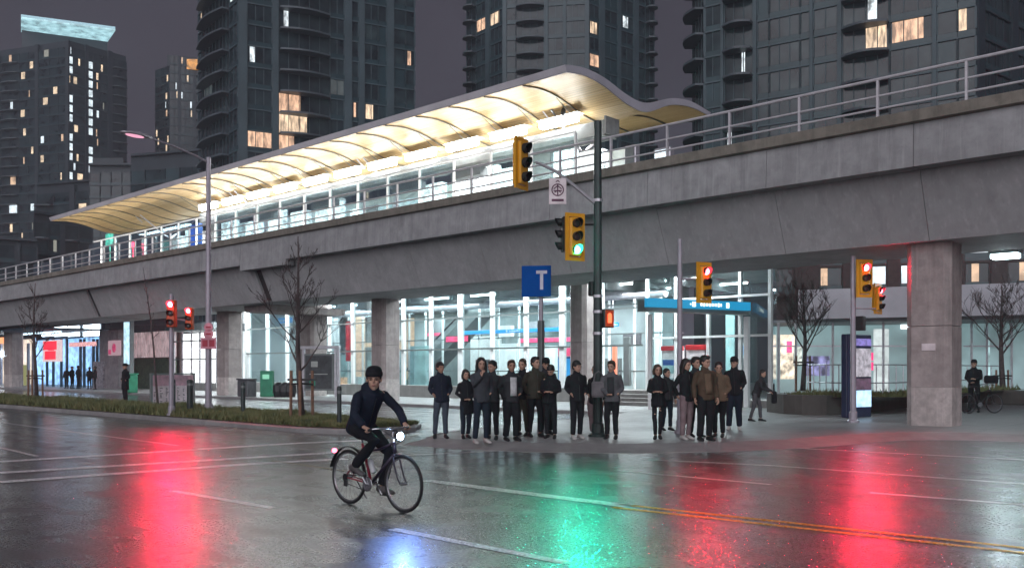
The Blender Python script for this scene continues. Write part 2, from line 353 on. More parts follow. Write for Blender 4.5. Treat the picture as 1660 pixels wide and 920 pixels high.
    # front fastening and shirt
    if shirt:
        c0=hip+ax*.04; c1=shm-ax*.02*k; m=MB(); m.smooth=True; m.loft([[tuple(c0.lerp(c1,q)+fy*0+sx*x*k+ax.cross(sx).normalized()*(-1)*(.172*k)*(.98-.2*q*q)*(1-abs(x)*1.1)) for x in (-.075,-.04,0,.04,.075)] for q in (0,.25,.5,.75,1)],False,closed=False)
        s_=m.build('shirt',CL[shirt],o); sd=s_.modifiers.new('t','SOLIDIFY'); sd.thickness=.012
    else:
        c0=hip+ax*-.06; c1=shm-ax*.0; m=MB(); n_=ax.cross(sx).normalized()*-1
        m.tube([c0+n_*.15*k,c0.lerp(c1,.5)+n_*.144*k,c1+n_*.12*k],.006*k,5); m.build('zip',M['black'],o)
    # shoes
    for s_ in 'LR':
        an=V(J['an'+s_]); toe=V(J.get('to'+s_,(an.x+.02*(1 if s_=='L' else -1),an.y-.17,an.z-.07))); d=toe-an; 
        m=MB(); m.smooth=True; fl=Vector((d.x,d.y,0)).normalized(); pit=math.atan2(-(d.z+.07*k),Vector((d.x,d.y,0)).length)
        X=Matrix.Translation(an)@Matrix.Rotation(math.atan2(fl.x,-fl.y),4,'Z')@Matrix.Rotation(pit,4,'X')
        m.loft([[tuple(X@Vector((w*math.cos(a)*k,y*k,-.08*k+h*k*(.5+.5*math.sin(a))))) for a in [2*PI*i/12 for i in range(12)]] for y,w,h in ((.075,.02,.05),(.065,.036,.085),(.02,.042,.10),(-.04,.043,.095),(-.10,.048,.065),(-.16,.046,.05),(-.195,.025,.03))])
        m.build('shoe',shoe,o)
def stand(H=1.72,armL='down',armR='down',stance=.1,turn=0,lean=0,step=0,fem=False):
    k=H/1.72; J={}; sw=(.152 if fem else .182)*k; P_=lambda x,y,z: (x*k,y*k,z*k)
    J['pelvis']=P_(0,0,.93); J['chest']=P_(0,.005-lean*.35,1.30); J['neck']=P_(0,.01-lean*.5,1.475); J['head']=P_(0,-.012-lean*.62,1.605)
    for s_,g in (('L',1),('R',-1)):
        J['hp'+s_]=P_(g*.088,0,.90); fx=g*stance; st_=step*g*.5
        J['kn'+s_]=P_(g*(.09+stance)*.5,-.02-st_*.5,.49); J['an'+s_]=P_(fx,.03-st_,.085)
        c=Vector((0,-lean*.45,0)); a=(armL if s_=='L' else armR)
        sh=(g*sw,.01*k-lean*.45,1.395*k); J['sh'+s_]=sh
        tb={'down':((.245,.02,1.13),(.255,-.05,.87)),'pocket':((.240,.05,1.13),(.172,-.085,1.01)),'chest':((.235,-.02,1.14),(.08,-.19,1.20)),'chin':((.20,-.08,1.17),(.05,-.16,1.38)),
            'phone':((.215,.0,1.13),(.09,-.26,1.10)),'front':((.24,.0,1.14),(.05,-.17,.98)),'push':((.22,-.12,1.14),(.17,-.38,1.0)),'cross':((.24,-.04,1.15),(-.08,-.18,1.16)),'back':((.24,.10,1.15),(.12,.14,.95))}[a]
        J['el'+s_]=(g*tb[0][0]*k,tb[0][1]*k-lean*.3,tb[0][2]*k); J['wr'+s_]=(g*tb[1][0]*k,tb[1][1]*k-lean*.3,tb[1][2]*k)
        if a=='pocket': J['hd'+s_]=(g*.10*k,-.02*k-lean*.3,.95*k)
        if a=='chin': J['hd'+s_]=(0.02*g,(-.15)*k,1.45*k)
        if a in('phone','front','cross'): J['hd'+s_]=(J['wr'+s_][0]-g*.05,J['wr'+s_][1]-.05,J['wr'+s_][2]+.02)
        J['pn'+s_]=(g,.2,0) if a in('down','pocket','back') else (0,-.3,.9)
    return J
def ped(px,base,head,label,group=None,turn=0,z=.12,**k):
    g=G(px,base,z); d=F*(CH-z)/(base-HY); H=(base-head)/F*d; H=max(1.45,min(1.90,H))
    pose={q:k.pop(q) for q in ('armL','armR','stance','lean','step') if q in k}; fem=k.get('fem',False)
    rn=random.Random(int(px*7)); pose.setdefault('step',rn.uniform(-.14,.14)); pose.setdefault('armL',rn.choice(('down','pocket','front','down'))); pose.setdefault('armR',rn.choice(('down','pocket','down','back'))); k.setdefault('headyaw',rn.uniform(-.7,.5)); k.setdefault('headpitch',rn.uniform(-.05,.18))
    o=empty('person',tuple(g),YAW+math.radians(turn+rn.uniform(-20,20)),label,'person',group or 'people waiting on the corner'); J=stand(H,fem=fem,**pose)
    sx_=rn.uniform(-.035,.035)
    for q_ in ('pelvis','hpL','hpR'): J[q_]=(J[q_][0]+sx_,J[q_][1],J[q_][2]+(abs(sx_)*.4 if q_=='hpL' and sx_>0 or q_=='hpR' and sx_<0 else 0))
    for q_ in ('shL','shR'): J[q_]=(J[q_][0],J[q_][1],J[q_][2]+(sx_*.5 if q_=='shL' else -sx_*.5)); figure(o,J,H,**k); return o,H
def carry(o,H,kind,side=1,mat=None,label='',x=.28,z=.75):
    k=H/1.72; X=o.matrix_world if False else Matrix.Translation(o.location)@o.rotation_euler.to_matrix().to_4x4(); m=MB()
    if kind=='bag':
        m.bbox((-.15,-.07,-.2),(.15,.07,.14),.04,Matrix.Identity(4)); m.tube([(-.1,0,.14),(-.08,0,.3),(0,0,.36),(.08,0,.3),(.1,0,.14)],.012,6)
    b=m.build('shoulder_bag',mat or CL['black']); p=X@Vector((side*x,-.02,z)); b.location=p; b.rotation_euler=(0,0,o.rotation_euler.z+.4); tag(b,label,'bag'); return b
ped(714,710,588,'person in black jacket and blue jeans at the left end of the waiting crowd',turn=4,armL='pocket',armR='pocket',stance=.12,top='navy',bottom='denim',hair='fringe',skin=1)
ped(755,710,600,'shortest person in a long black coat, second from the left of the crowd',turn=12,top='black',bottom='darkjeans',coat=.22,hair='bob',fem=True,armL='front',armR='front',stance=.08)
ped(798,712,586,'person in dark jacket half hidden behind the person with a hand at the chin',turn=-6,top='charcoal',bottom='black',hair='quiff',stance=.09)
ped(780,718,581,'tall long haired person in grey hoodie and dark jeans with a hand at the chin',turn=10,top='slate',bottom='darkjeans',hair='long',armR='chin',armL='pocket',hood=True,stance=.12,shoe=SHW,headpitch=.1)
ped(829,714,585,'person in open dark jacket over a white shirt and wide black trousers',turn=6,top='charcoal',bottom='black',hair='quiff',hairm=HBR,shirt='white',wide=1.25,stance=.11,headyaw=-.2,skin=1)
ped(847,706,583,'person in dark jacket peeking out behind the one in white shirt',turn=-8,top='black',bottom='olive',hair='short',hairm=HBR,stance=.09)
ped(868,708,580,'person in olive brown jacket talking with head turned, behind the blue sign post',turn=28,top='olive',bottom='black',hair='quiff',armL='front',step=.15,headyaw=.3)
ped(885,704,582,'person in charcoal jacket mostly hidden behind the one looking down',turn=-12,top='charcoal',bottom='black',hat='cap',hair='short')
ped(893,710,593,'person in black jacket looking down at a phone in the middle of the crowd',turn=-8,top='black',bottom='black',hair='fringe',armL='phone',armR='phone',headpitch=.5,stance=.1)
ped(935,711,586,'person in black jacket with a small white print, black trousers and white shoes',turn=3,top='black',bottom='black',hair='fringe',armL='pocket',armR='pocket',shoe=SHW,stance=.11)
ped(966,706,592,'person in black top and wide pinkish grey trousers left of the dark pole',turn=-20,top='black',bottom='pinkgrey',hair='bob',fem=True,wide=1.5,coat=.05,stance=.07)
o,H=ped(991,711,586,'person in grey open jacket and black trousers just right of the dark pole',turn=-5,top='grey',bottom='black',hair='quiff',hairm=HBR,armR='front',shirt='charcoal',stance=.1)
carry(o,H,'bag',-1,cloth('striped',(.16,.15,.16)),'grey patterned shoulder bag on the person right of the dark pole',x=.27,z=1.08)
ped(1081,697,598,'small dark clothed person partly behind the person with folded hands',turn=20,top='charcoal',bottom='darkjeans',hair='short')
ped(1066,711,592,'person in black coat and leggings with hands folded in front',turn=-4,top='black',bottom='black',hair='bob',hairm=HBR,fem=True,armL='phone',armR='phone',coat=.08,stance=.05,slim=.85,wide=.82)
ped(1112,712,583,'long black haired person in black jacket and greyish pink trousers',turn=8,top='black',bottom='pinkgrey',hair='long',fem=True,armL='pocket',shoe=SHW,stance=.08,headyaw=.3)
ped(1128,708,580,'person in dark jacket hidden behind the one in brown jacket',turn=0,top='charcoal',bottom='black',hair='quiff')
ped(1165,708,588,'person in tan jacket seen behind the one in brown jacket',turn=-25,top='tan',bottom='black',hair='short',stance=.09)
ped(1143,714,578,'tall person in open brown jacket and wide black trousers',turn=2,top='brown',bottom='black',hair='quiff',shirt='tan',armL='down',armR='down',wide=1.2,stance=.1)
ped(1190,697,580,'person in black jacket, dark cap and white shoes at the right end of the crowd',turn=0,top='black',bottom='navy',hat='cap',hair='short',shoe=SHW,wide=1.2,armL='pocket',armR='pocket',stance=.12)
o,H=ped(1226,682,603,'person in dark top and grey trousers stooping forward right of the crowd',turn=60,top='charcoal',bottom='grey',hair='short',lean=.35,armL='push',armR='push',group='people walking past',step=.3)
b_=carry(o,H,'bag',1,None,'dark bag carried by the leaning person at the right of the crowd',x=.1,z=.75); X_b=Matrix.Translation(o.location)@Matrix.Rotation(o.rotation_euler.z,4,'Z'); b_.location=X_b@Vector((0,-.5,.72))
# far figures by the blue shop
for i,(px,b,h,lb) in enumerate(((108,634,598,'thin dark silhouette at the left of the group by the blue shop'),(117,635,590,'tallest dark silhouette in front of the blue shop door'),(127,634,602,'dark silhouette in the middle of the group by the blue shop'),(145,634,602,'dark silhouette fourth from the left by the blue shop'),(154,635,599,'dark silhouette at the right of the group by the grey pillar'))):
    g=G(px,b,.12); g=T(px,27.6); g.z=.12; o=empty('person',tuple(g),YAW+i*1.3,lb,'person','people standing by the blue shop'); figure(o,stand(1.62+.06*(i%3),armL='pocket',stance=.1),1.62+.06*(i%3),vox=.03,top='black',bottom='black',hair='short',skin=2)
g=G(203,652,.12); o=empty('person',tuple(g),YAW-.6,'person in dark coat standing alone behind the verge left of the green bin','person','people walking past'); figure(o,stand(1.7,armL='pocket',armR='pocket',stance=.07),1.7,vox=.02,top='black',bottom='black',coat=.25,hair='none',hat='beanie')
# ------------------------------------------------------------------ bicycles
def bicycle(o,frame=plain('frame_maroon',(.26,.015,.04),.35),frame2=plain('frame_dark',(.03,.022,.04),.35),full=True,steer=0):
    RB,RA,wr=-.50,.52,.335
    CR=plain('chrome',(.55,.55,.57),.25,.9); TY=plain('tyre',(.012,.012,.013),.6)
    for x in (RB,RA):
        m=MB(); m.smooth=True; m.torus((x,0,wr),wr-.016,.017,'y',56,8); w=m.build('wheel',TY,o)
        m=MB(); m.torus((x,0,wr),wr-.040,.010,'y',56,6); m.build('rim',CR,w); 
        m=MB(); m.cyl((x,-.045,wr),(x,.045,wr),.018,10); m.build('hub',CR,w)
        m=MB()
        for i in range(28):
            a=2*PI*i/28; s_=.03 if i%2 else -.03; a2=a+(.5 if i%4<2 else -.5)
            m.tube([(x+.017*math.cos(a2),s_,wr+.017*math.sin(a2)),(x+(wr-.045)*math.cos(a),0,wr+(wr-.045)*math.sin(a))],.0014,3)
        m.build('spoke',CR,w)
    BBx,BBz=-.07,.29; ST=(-.235,0,.76); HT0=(.375,0,.68); HT1=(.345,0,.80)
    m=MB(); m.smooth=True; T_=m.tube
    T_([(BBx,0,BBz),ST],.018,10); m.build('seat_tube',frame,o)
    m=MB(); m.smooth=True; m.tube([(BBx,0,BBz),HT0],.021,10); m.tube([(-.20,0,.66),(.10,0,.71),HT1],.015,10); m.tube([HT0,HT1],.022,10); m.build('main_frame',frame2,o)
    m=MB(); m.smooth=True
    for s_ in (-.055,.055):
        m.tube([(BBx,s_*.4,BBz),(RB,s_,wr)],.010,8); m.tube([(-.215,s_*.3,.70),(RB,s_,wr)],.009,8)
    m.build('rear_stays',frame,o)
    m=MB(); m.smooth=True
    for s_ in (-.05,.05): m.tube([(.388,s_*.9,.655),(.41,s_,.56),(.47,s_,.40),(RA,s_,wr)],[.013,.013,.011,.009],8)
    m.tube([(.385,-.05,.66),(.385,.05,.66)],.014,8); m.build('fork',frame2,o)
    m=MB(); m.tube([(ST),(-.262,0,.86)],.013,8); m.build('seat_post',CR,o)
    m=MB(); m.smooth=True; m.loft([[(x,w*math.cos(a),.885+h*math.sin(a)) for a in [2*PI*i/10 for i in range(10)]] for x,w,h in ((-.42,.05,.02),(-.40,.085,.032),(-.32,.08,.03),(-.22,.035,.025),(-.13,.022,.018),(-.11,.01,.01))]); m.build('saddle',M['black'],o)
    m=MB(); m.tube([(.345,0,.80),(.335,0,.93),(.37,0,.955)],.014,8); m.build('stem',CR,o)
    m=MB(); m.smooth=True; m.tube([(.24,-.29,.955),(.30,-.26,.97),(.365,-.15,.975),(.37,0,.96),(.365,.15,.975),(.30,.26,.97),(.24,.29,.955)],.012,8); hb=m.build('handlebar',CR,o)
    for s_ in (-1,1): m=MB(); m.tube([(.205,s_*.305,.948),(.285,s_*.268,.965)],.017,8); m.build('grip',M['black'],hb)
    m=MB(); m.tube([(.33,-.2,.975),(.40,-.16,.93),(.42,-.03,.84),(.39,0,.70)],.004,5); m.tube([(.33,.2,.975),(.41,.15,.92),(.43,.03,.82),(.30,0,.72)],.004,5); m.build('brake_cable',M['black'],o)
    m=MB(); m.lathe([(.02,-.006),(.085,-.004),(.088,0),(.085,.004),(.02,.006)],n=28,M=Matrix.Translation((BBx,-.06,BBz))@Matrix.Rotation(PI/2,4,'X')); cr=m.build('chainring',CR,o)
    m=MB(); m.cyl((BBx,-.075,BBz),(BBx-.10,-.085,BBz+.135),.010,8); m.cyl((BBx,.075,BBz),(BBx+.10,.085,BBz-.135),.010,8); m.cyl((BBx,-.08,BBz),(BBx,.08,BBz),.018,10); m.build('crank',CR,o)
    for s_ in (-1,1):
        c=(BBx+.10*s_,s_*.13,BBz-.135*s_); m=MB(); m.bbox((c[0]-.045,c[1]-.045,c[2]-.012),(c[0]+.045,c[1]+.045,c[2]+.012),.006); m.build('pedal',M['black'],o)
    m=MB(); m.tube([(BBx,-.062,BBz+.086),(RB,-.06,wr+.035)],.005,5); m.tube([(BBx,-.062,BBz-.086),(RB+.03,-.06,wr-.075),(RB,-.06,wr-.035)],.005,5); m.build('chain',M['black'],o)
    m=MB(); m.bbox((RB-.02,-.075,wr-.11),(RB+.05,-.05,wr-.03),.01); m.lathe([(.045,-.01),(.045,.01)],n=14,M=Matrix.Translation((RB,-.055,wr))@Matrix.Rotation(PI/2,4,'X')); m.build('derailleur',M['black'],o)
    if not full: return
    m=MB(); m.smooth=True
    for x,a0,a1 in ((RB,.9,2.9),):
        pts=[(x+(wr+.035)*math.cos(a),0,wr+(wr+.035)*math.sin(a)) for a in [a0+(a1-a0)*i/16 for i in range(17)]]
        m.loft([[ (p[0],.028*q,p[2]+.008*(1-q*q)) for q in (-1,-.5,0,.5,1,.5,0,-.5)] for p in pts])
    m.build('mudguard',M['black'],o)
    m=MB(); m.ball((-.80,0,.64),(.03,.035,.03),10,8); m.build('tail_light',emis('tail_light',(1,.12,.22),5),o)
    m=MB(); m.tube([(-.42,.05,.30),(-.36,.16,.06)],.009,6); m.build('kickstand',CR,o)
    m=MB(); m.smooth=True; m.lathe([(.033,-.09),(.036,-.08),(.036,.05),(.022,.075),(.018,.10)],n=12,M=Matrix.Translation((-.06,0,.50))@Matrix.Rotation(-.45,4,'Y')); m.build('water_bottle',plain('bottle',(.6,.6,.62),.4),o)
    m=MB(); m.smooth=True; m.lathe([(.02,-.07),(.036,-.03),(.042,.02),(.044,.03)],n=16,M=Matrix.Translation((.46,-.02,.885))@Matrix.Rotation(PI/2-.05,4,'Y')); hl=m.build('headlamp',M['black'],o)
    m=MB(); m.smooth=True; m.ball((.492,-.025,.884),(.03,.045,.045),14,10); m.build('lens',emis('headlamp_lens',(.5,.72,1),60),hl)
    m=MB(); m.tube([(.37,0,.955),(.44,-.02,.92)],.01,6); m.build('lamp_bracket',M['black'],hl)
BX,BY=-8.05,6.50
bk=empty('bicycle',(BX,BY,0),0,'dark maroon city bicycle with a bright front lamp being ridden across the wet road','bicycle'); bicycle(bk)
o=empty('person',(BX,BY,0),0,'cyclist in dark navy jacket and black beanie riding across the wet road','person')
# rider frame: local -Y front is turned to +X of the bike
o.rotation_euler=(0,0,PI/2)     # local -Y -> +X ; local +X -> +Y
def B2(x,y,z): return (y,-x,z)
Jc=dict(pelvis=B2(-.27,0,.985),chest=B2(-.12,-.005,1.275),neck=B2(-.02,-.01,1.44),head=B2(.02,-.03,1.535),
  hpL=B2(-.25,.095,.95),hpR=B2(-.25,-.095,.95),knL=B2(.12,.13,.66),anL=B2(-.015,.125,.25),knR=B2(.165,-.14,.82),anR=B2(-.215,-.135,.50),
  toL=B2(.13,.135,.175),toR=B2(-.06,-.14,.40),
  shL=B2(-.05,.18,1.365),shR=B2(-.08,-.18,1.36),elL=B2(.06,.33,1.15),elR=B2(.03,-.33,1.12),wrL=B2(.20,.295,1.0),wrR=B2(.165,-.30,.99),hdL=B2(.25,.285,.975),hdR=B2(.225,-.29,.97),pnL=(0,0,1),pnR=(0,0,1))
figure(o,Jc,1.74,skin=0,top='navy',bottom='black',hair='short',hat='beanie',vox=.0085,hood=True,grip=1,headyaw=-.75,headpitch=.12,wide=1.05,shoe=plain('rider_shoe',(.10,.09,.09),.5))
SIGNAL_LIGHTS.append(('headlamp_light',(BX+.56,BY-.04,.885),(.14,.30,1),50,(.85,-.5,-.18)))
bk.scale=(.965,)*3; o.scale=(.965,)*3
# person with bicycle behind the near pier
g=G(1579,668,.12); o=empty('person',tuple(g),YAW-.7,'dark clothed person in helmet holding a bicycle to the right of the near pier','person','people walking past'); figure(o,stand(1.78,armL='phone',armR='front',stance=.13),1.78,top='black',bottom='black',hat='cap',hair='short')
bk2=empty('bicycle',tuple(g+Vector((.42,-.35,0))),YAW+.2,'dark parked bicycle held beside the person right of the near pier','bicycle'); bk2.location=D(1590,29.8); bk2.location.z=.12; bicycle(bk2,M['black'],M['black'],False)
m=MB(); m.bbox((-.2,-.14,-.12),(.2,.14,.15),.05); b_=m.build('bicycle_bag',CL['black']); b_.location=bk2.location+Vector((0,0,1.0)); X=Matrix.Translation(bk2.location)@Matrix.Rotation(bk2.rotation_euler.z,4,'Z'); b_.location=X@Vector((.40,0,1.12)); tag(b_,'black bag resting on the handlebar of the parked bicycle','bag')
bpy.data.scenes.remove(TS)
# ------------------------------------------------------------------ ground
m=MB(); m.add([(-900,-300,0),(900,-300,0),(900,1500,0),(-900,1500,0)],[(0,1,2,3)]); S('road',m,M['asphalt'])
def band(pts,w,z,name,mat):
    m=MB()
    for a,b in zip(pts[:-1],pts[1:]):
        d=(b-a); d.z=0; L=d.length; d.normalize(); n=Vector((-d.y,d.x,0))*w/2; k=max(1,int(L/1.2)); vs=[]
        for i in range(k+1):
            p=a+d*L*i/k; j=.006*math.sin(i*2.3)
            vs+= [(p.x+n.x*(1+j),p.y+n.y*(1+j),z),(p.x-n.x*(1-j),p.y-n.y*(1-j),z)]
        m.add(vs,[(2*i,2*i+1,2*i+3,2*i+2) for i in range(k)])
    return S(name,m,mat)
def gl(*p): return [G(a,b) for a,b in p]
W_=M['paint_white']; FD=M['paint_faded']
for i,(pts,w,mt) in enumerate([(gl((0,684),(290,722)),.11,FD),(gl((0,725),(60,739)),.1,FD),(gl((0,748),(480,718),(600,713)),.28,W_),(gl((0,766),(560,732)),.27,W_),(gl((0,781),(400,752),(560,743)),.27,W_),
    (gl((280,795),(442,823)),.11,W_),(gl((636,857),(918,912)),.12,W_),(gl((1250,724),(1700,747)),.13,FD),(gl((1040,744),(1250,754),(1700,787)),.13,FD),(gl((1410,798),(1700,821)),.11,W_),
    (gl((1000,762),(1250,785)),.10,FD),(gl((650,738),(835,729)),.13,FD),(gl((640,722),(780,716)),.12,FD),(gl((690,778),(860,800),(1020,820)),.22,W_)]):
    band(pts,w,.004,'lane_marking',mt)
Y_=M['paint_yellow']
a,b=G(1005,817),G(1800,903)
band([a,b],.10,.004,'centre_line',Y_); n=(b-a).normalized(); n=Vector((n.y,-n.x,0))*.24; band([a+n+(b-a)*.008,b+n],.10,.004,'centre_line',Y_)
band(gl((440,746),(560,763)),.10,.004,'centre_line',asphalt('worn_yellow_paint',(.20,.14,.05),paint=True))
# pavement of the corner and station forecourt
corner=[(-14.3,13.15),(-13.1,13.05),(-11.7,13.5),(-10.2,14.5),(-9.1,15.9),(-8.35,17.6),(-7.95,19.4),(-7.4,21.2),(-6.2,22.3),(-4.6,22.75),(60,22.9)]
leftedge=[(-17.6,25.2),(-17.0,23.8),(-16.6,21.5),(-16.2,19),(-15.7,16.5),(-15.0,14.2)]
poly=[(60,22.9),(60,90),(-150,90),(-150,25.2)]+leftedge+corner[:-1]
def flatpoly(poly,z0,z1):
    import bmesh
    m=MB(); n=len(poly); vs=[(x,y,z1) for x,y in poly]; m.add(vs,[tuple(range(n))])
    return m
m=flatpoly(poly,0,.12); o=S('pavement',m,M['paving'])
import bmesh as _bm
b=_bm.new(); b.from_mesh(o.data); _bm.ops.triangulate(b,faces=b.faces); b.to_mesh(o.data); b.free()
def kerb(path,name='kerb',w=.16,h=.125,out=1,ramp=False):
    m=MB(); P=[Vector((x,y,0)) for x,y in path]; prev=None; rings=[]
    for i,p in enumerate(P):
        t=(P[min(i+1,len(P)-1)]-P[max(i-1,0)]).normalized(); n=Vector((t.y,-t.x,0))*out
        o=p+n*.0; q=p+n*w
        if ramp: rings.append([(o.x,o.y,-.05),(q.x,q.y,-.05),(q.x,q.y,.008),(p.x+n.x*w*.45,p.y+n.y*w*.45,h*.62),(o.x,o.y,h)]); continue
        rings.append([(o.x,o.y,-.05),(q.x,q.y,-.05),(q.x,q.y,h-.03),(q.x-n.x*.03,q.y-n.y*.03,h),(o.x,o.y,h)])
    m.loft(rings); return S(name,m,M['kerb'])
kerb(corner,w=.75,ramp=True); kerb([(-150,25.2)]+leftedge+[corner[0]])
# verge with grass
vp=[(-150,13.15),(-19,13.15),(-17.9,13.4),(-17.3,14.2),(-17.4,15.2),(-18.2,16.1),(-19.6,16.5),(-150,16.5)]
m=MB(); m.prism([(x,y) for x,y in vp],0.0,.11); S('verge_soil',m,M['soil'])
kerb(vp[::1],'verge_kerb')
m=MB()
def gtuft(x,y,h,sp):
    for k in range(3):
        a=random.random()*6.28; r=random.random()*.03; w=.012+random.random()*.016; hh=h*(.5+random.random()*.7); l=random.uniform(-sp,sp); l2=random.uniform(-sp,sp)
        c,s_=math.cos(a)*w,math.sin(a)*w; X=x+r*math.cos(a*3); Y=y+r*math.sin(a*3)
        m.add([(X-c,Y-s_,.1),(X+c,Y+s_,.1),(X+l*.6+c*.6,Y+l2*.6+s_*.6,.1+hh*.65),(X+l,Y+l2,.1+hh)],[(0,1,2),(0,2,3)])
for i in range(30000):
    x=-18-72*random.random()**1.9; y=random.uniform(13.5,16.35)
    if x>-19.2 and (y>16.0 or y<13.8): continue
    n_=noise.noise((x*.45,y*.9,0)); far=min(1,(-18-x)/14)
    h=.10+.10*far+.13*max(0,n_)+.10*far*max(0,noise.noise((x*.25,3,y*.5))+.2)
    gtuft(x,y,h*1.15,.10)
tag(m.build('grass',M['grass'],fix=False),'damp dark green grass on the verge',None,kind='stuff')
# ------------------------------------------------------------------ elevated guideway
JX=[]                           # cross joints along the guideway
x=16.0
while x>-112: JX.append(x); x-=3.9
vd=empty('viaduct',(0,24,0),0,'long grey concrete elevated guideway crossing the whole picture above the station','viaduct')
def childpos(mb,name,mat,parent):   # meshes are in world place; keep them there below an empty
    o=mb.build(name,mat,parent); o.matrix_parent_inverse=Matrix.Translation(-parent.location) if parent.rotation_euler.z==0 else (Matrix.Translation(parent.location)@Matrix.Rotation(parent.rotation_euler.z,4,'Z')).inverted(); return o
GAPS=(-38.0,-57.5)
def seg(x0,x1,prof): return [[(xx,y,z) for y,z in prof] for xx in (x0,x1)]
webp=[(24.1,4.9),(23.35,6.62),(23.35,7.3),(32.0,7.3),(32.0,6.75),(29.6,6.62),(27.4,4.9)]
fas=[(22.86,6.60),(22.86,6.72),(22.90,7.66),(23.3,7.66),(23.34,6.60)]
for a,b in zip(JX[:-1],JX[1:]):
    x1,x0=a-.007,b+.007
    for g in GAPS:
        if x0<g<x1+.1: pass
    m=MB()
    g=[q for q in GAPS if x0<=q<=x1]
    if g:
        m.loft(seg(x0,g[0]-.30,webp)); m.loft(seg(g[0]+.30,x1,webp))
        m.loft(seg(g[0]-.31,g[0]+.31,[(24.75,5.1),(24.1,6.6),(24.1,7.1),(31,7.1),(31,6.9),(29,6.6),(27.0,5.1)]))
    else: m.loft(seg(x0,x1,webp))
    childpos(m,'girder',M['web'],vd)
    m=MB()
    if g and g[0]>-50:
        f2=[(22.86,6.35),(22.90,7.66),(23.3,7.66),(23.34,6.35)]
        m.loft(seg(x0,x1,f2))
    else: m.loft(seg(x0,x1,fas))
    childpos(m,'fascia',M['concrete'],vd)
m=MB()
m.loft(seg(-112,16,[(22.76,7.69),(22.74,7.95),(22.80,7.98),(23.36,7.99),(23.36,7.67),(22.86,7.665)])); childpos(m,'parapet_cap',M['cap'],vd)
m=MB(); m.box((-112,23.42,7.31),(16,33,7.5)); childpos(m,'deck',M['concrete'],vd)
m=MB(); m.box((-111.9,23.36,6.9),(15.9,23.9,7.28)); m.loft(seg(-111.9,15.9,[(24.2,5.0),(23.5,6.6),(23.5,7.2),(31.5,7.2),(31.5,6.9),(29.5,6.7),(27.3,5.0)])); childpos(m,'joint_filler',M['darkjoint'],vd)
def column(x,y,wx,wy,z1,name='pier'):
    c=.16; m=MB()
    def ring(z,f=1.0):
        a,b=wx/2*f,wy/2*f; r=[]
        for sx,sy in((1,-1),(1,1),(-1,1),(-1,-1)):
            pass
        return [(x-a+c,y-b,z),(x+a-c,y-b,z),(x+a,y-b+c,z),(x+a,y+b-c,z),(x+a-c,y+b,z),(x-a+c,y+b,z),(x-a,y+b-c,z),(x-a,y-b+c,z)]
    m.loft([ring(0.0),ring(1.13)]); childpos(m,name,M['column_low'],vd); m=MB(); m.loft([ring(1.135),ring(2.72)]);
    m.loft([ring(2.735),ring(z1)])
    m.cur=0
    return childpos(m,name,M['column'],vd)
column(-7.55,24.98,1.12,1.15,4.9)
for px,t,w in ((625,27.0,1.05),(372,26.8,1.2),(508,29.3,1.3),(947,30.0,.9),(22,26.8,1.5)):
    p=T(px,t); column(p.x,p.y,w,1.1,6.95 if t>28 else 5.3)
# crossheads and drip soffit seen beyond the edge beam
for px,t in ((508,28.6),):
    m=MB(); p=T(px,t); m.loft([[(p.x-.9,25,4.55),(p.x+.9,25,4.55),(p.x+1.1,25,4.89),(p.x-1.1,25,4.89)],[(p.x-.9,30,4.55),(p.x+.9,30,4.55),(p.x+1.1,30,4.89),(p.x-1.1,30,4.89)]])
    childpos(m,'crosshead',M['column'],vd)
# small label plate on the near pier
m=MB(); p=T(1505,24.38,562); m.box((p.x-.17,24.385,p.z-.09),(p.x+.17,24.402,p.z+.09)); childpos(m,'number_plate',M['pinkw'],vd)
# railing on the parapet
rl=empty('guideway_railing',(0,22.95,7.98),0,'pale painted steel railing running along the top of the guideway','railing')
PS=[-4.14+2.087*k for k in range(6,-51,-1)]
for z in (8.98,8.55,8.22):
    m=MB(); r=.042 if z>8.9 else .03
    m.tube([(-111,23.0,z),(-42,23.0,z)],r,8); m.tube([(-41.8,23.0,z),(9,23.0,z)],r,8); childpos(m,'rail',M['rail'],rl)
for x in PS:
    m=MB(); m.box((x-.028,22.97,8.0),(x+.028,23.05,8.97)); m.box((x-.07,22.9,7.985),(x+.07,23.1,8.005)); childpos(m,'post',M['rail'],rl)
# ------------------------------------------------------------------ platform and canopy
def sm(prof,n=5):              # Catmull-Rom through (t,z)
    out=[]; P=[prof[0]]+list(prof)+[prof[-1]]
    for i in range(1,len(P)-2):
        for k in range(n):
            u=k/n; a,b,c,d=P[i-1],P[i],P[i+1],P[i+2]
            out.append(tuple(.5*((2*b[j])+(-a[j]+c[j])*u+(2*a[j]-5*b[j]+4*c[j]-d[j])*u*u+(-a[j]+3*b[j]-3*c[j]+d[j])*u**3) for j in (0,1)))
    out.append(prof[-1]); return out
top=sm([(23.45,11.92),(24.5,12.08),(25.7,12.02),(27.2,11.72),(28.4,11.72),(30.1,12.28),(31.6,12.5),(33.2,12.38)])
bot=sm([(23.55,11.68),(24.6,11.80),(25.7,11.70),(27.1,11.38),(28.4,11.36),(30.1,12.00),(31.6,12.24),(33.1,12.20)])
cn=empty('station_canopy',(-41,27,7.5),0,'long wave shaped station roof with glowing timber underside above the platform','station roof')
XE,XL=-18.9,-64.0
def cut(pr,tm): return [p for p in pr if p[0]<=tm]
m=MB()
def shell(x0,x1,tm,mb):
    tp,bt=cut(top,tm),cut(bot,tm); ring=[(a,b) for a,b in tp]+[(a,b+.015) for a,b in bt[::-1]]
    mb.loft([[(x,a,b) for a,b in ring] for x in (x0,x1)])
shell(-42.0,XE,40,m); shell(XL,-42.01,28.9,m)
childpos(m,'roof',M['roofmetal'],cn)
m=MB(); m.smooth=True
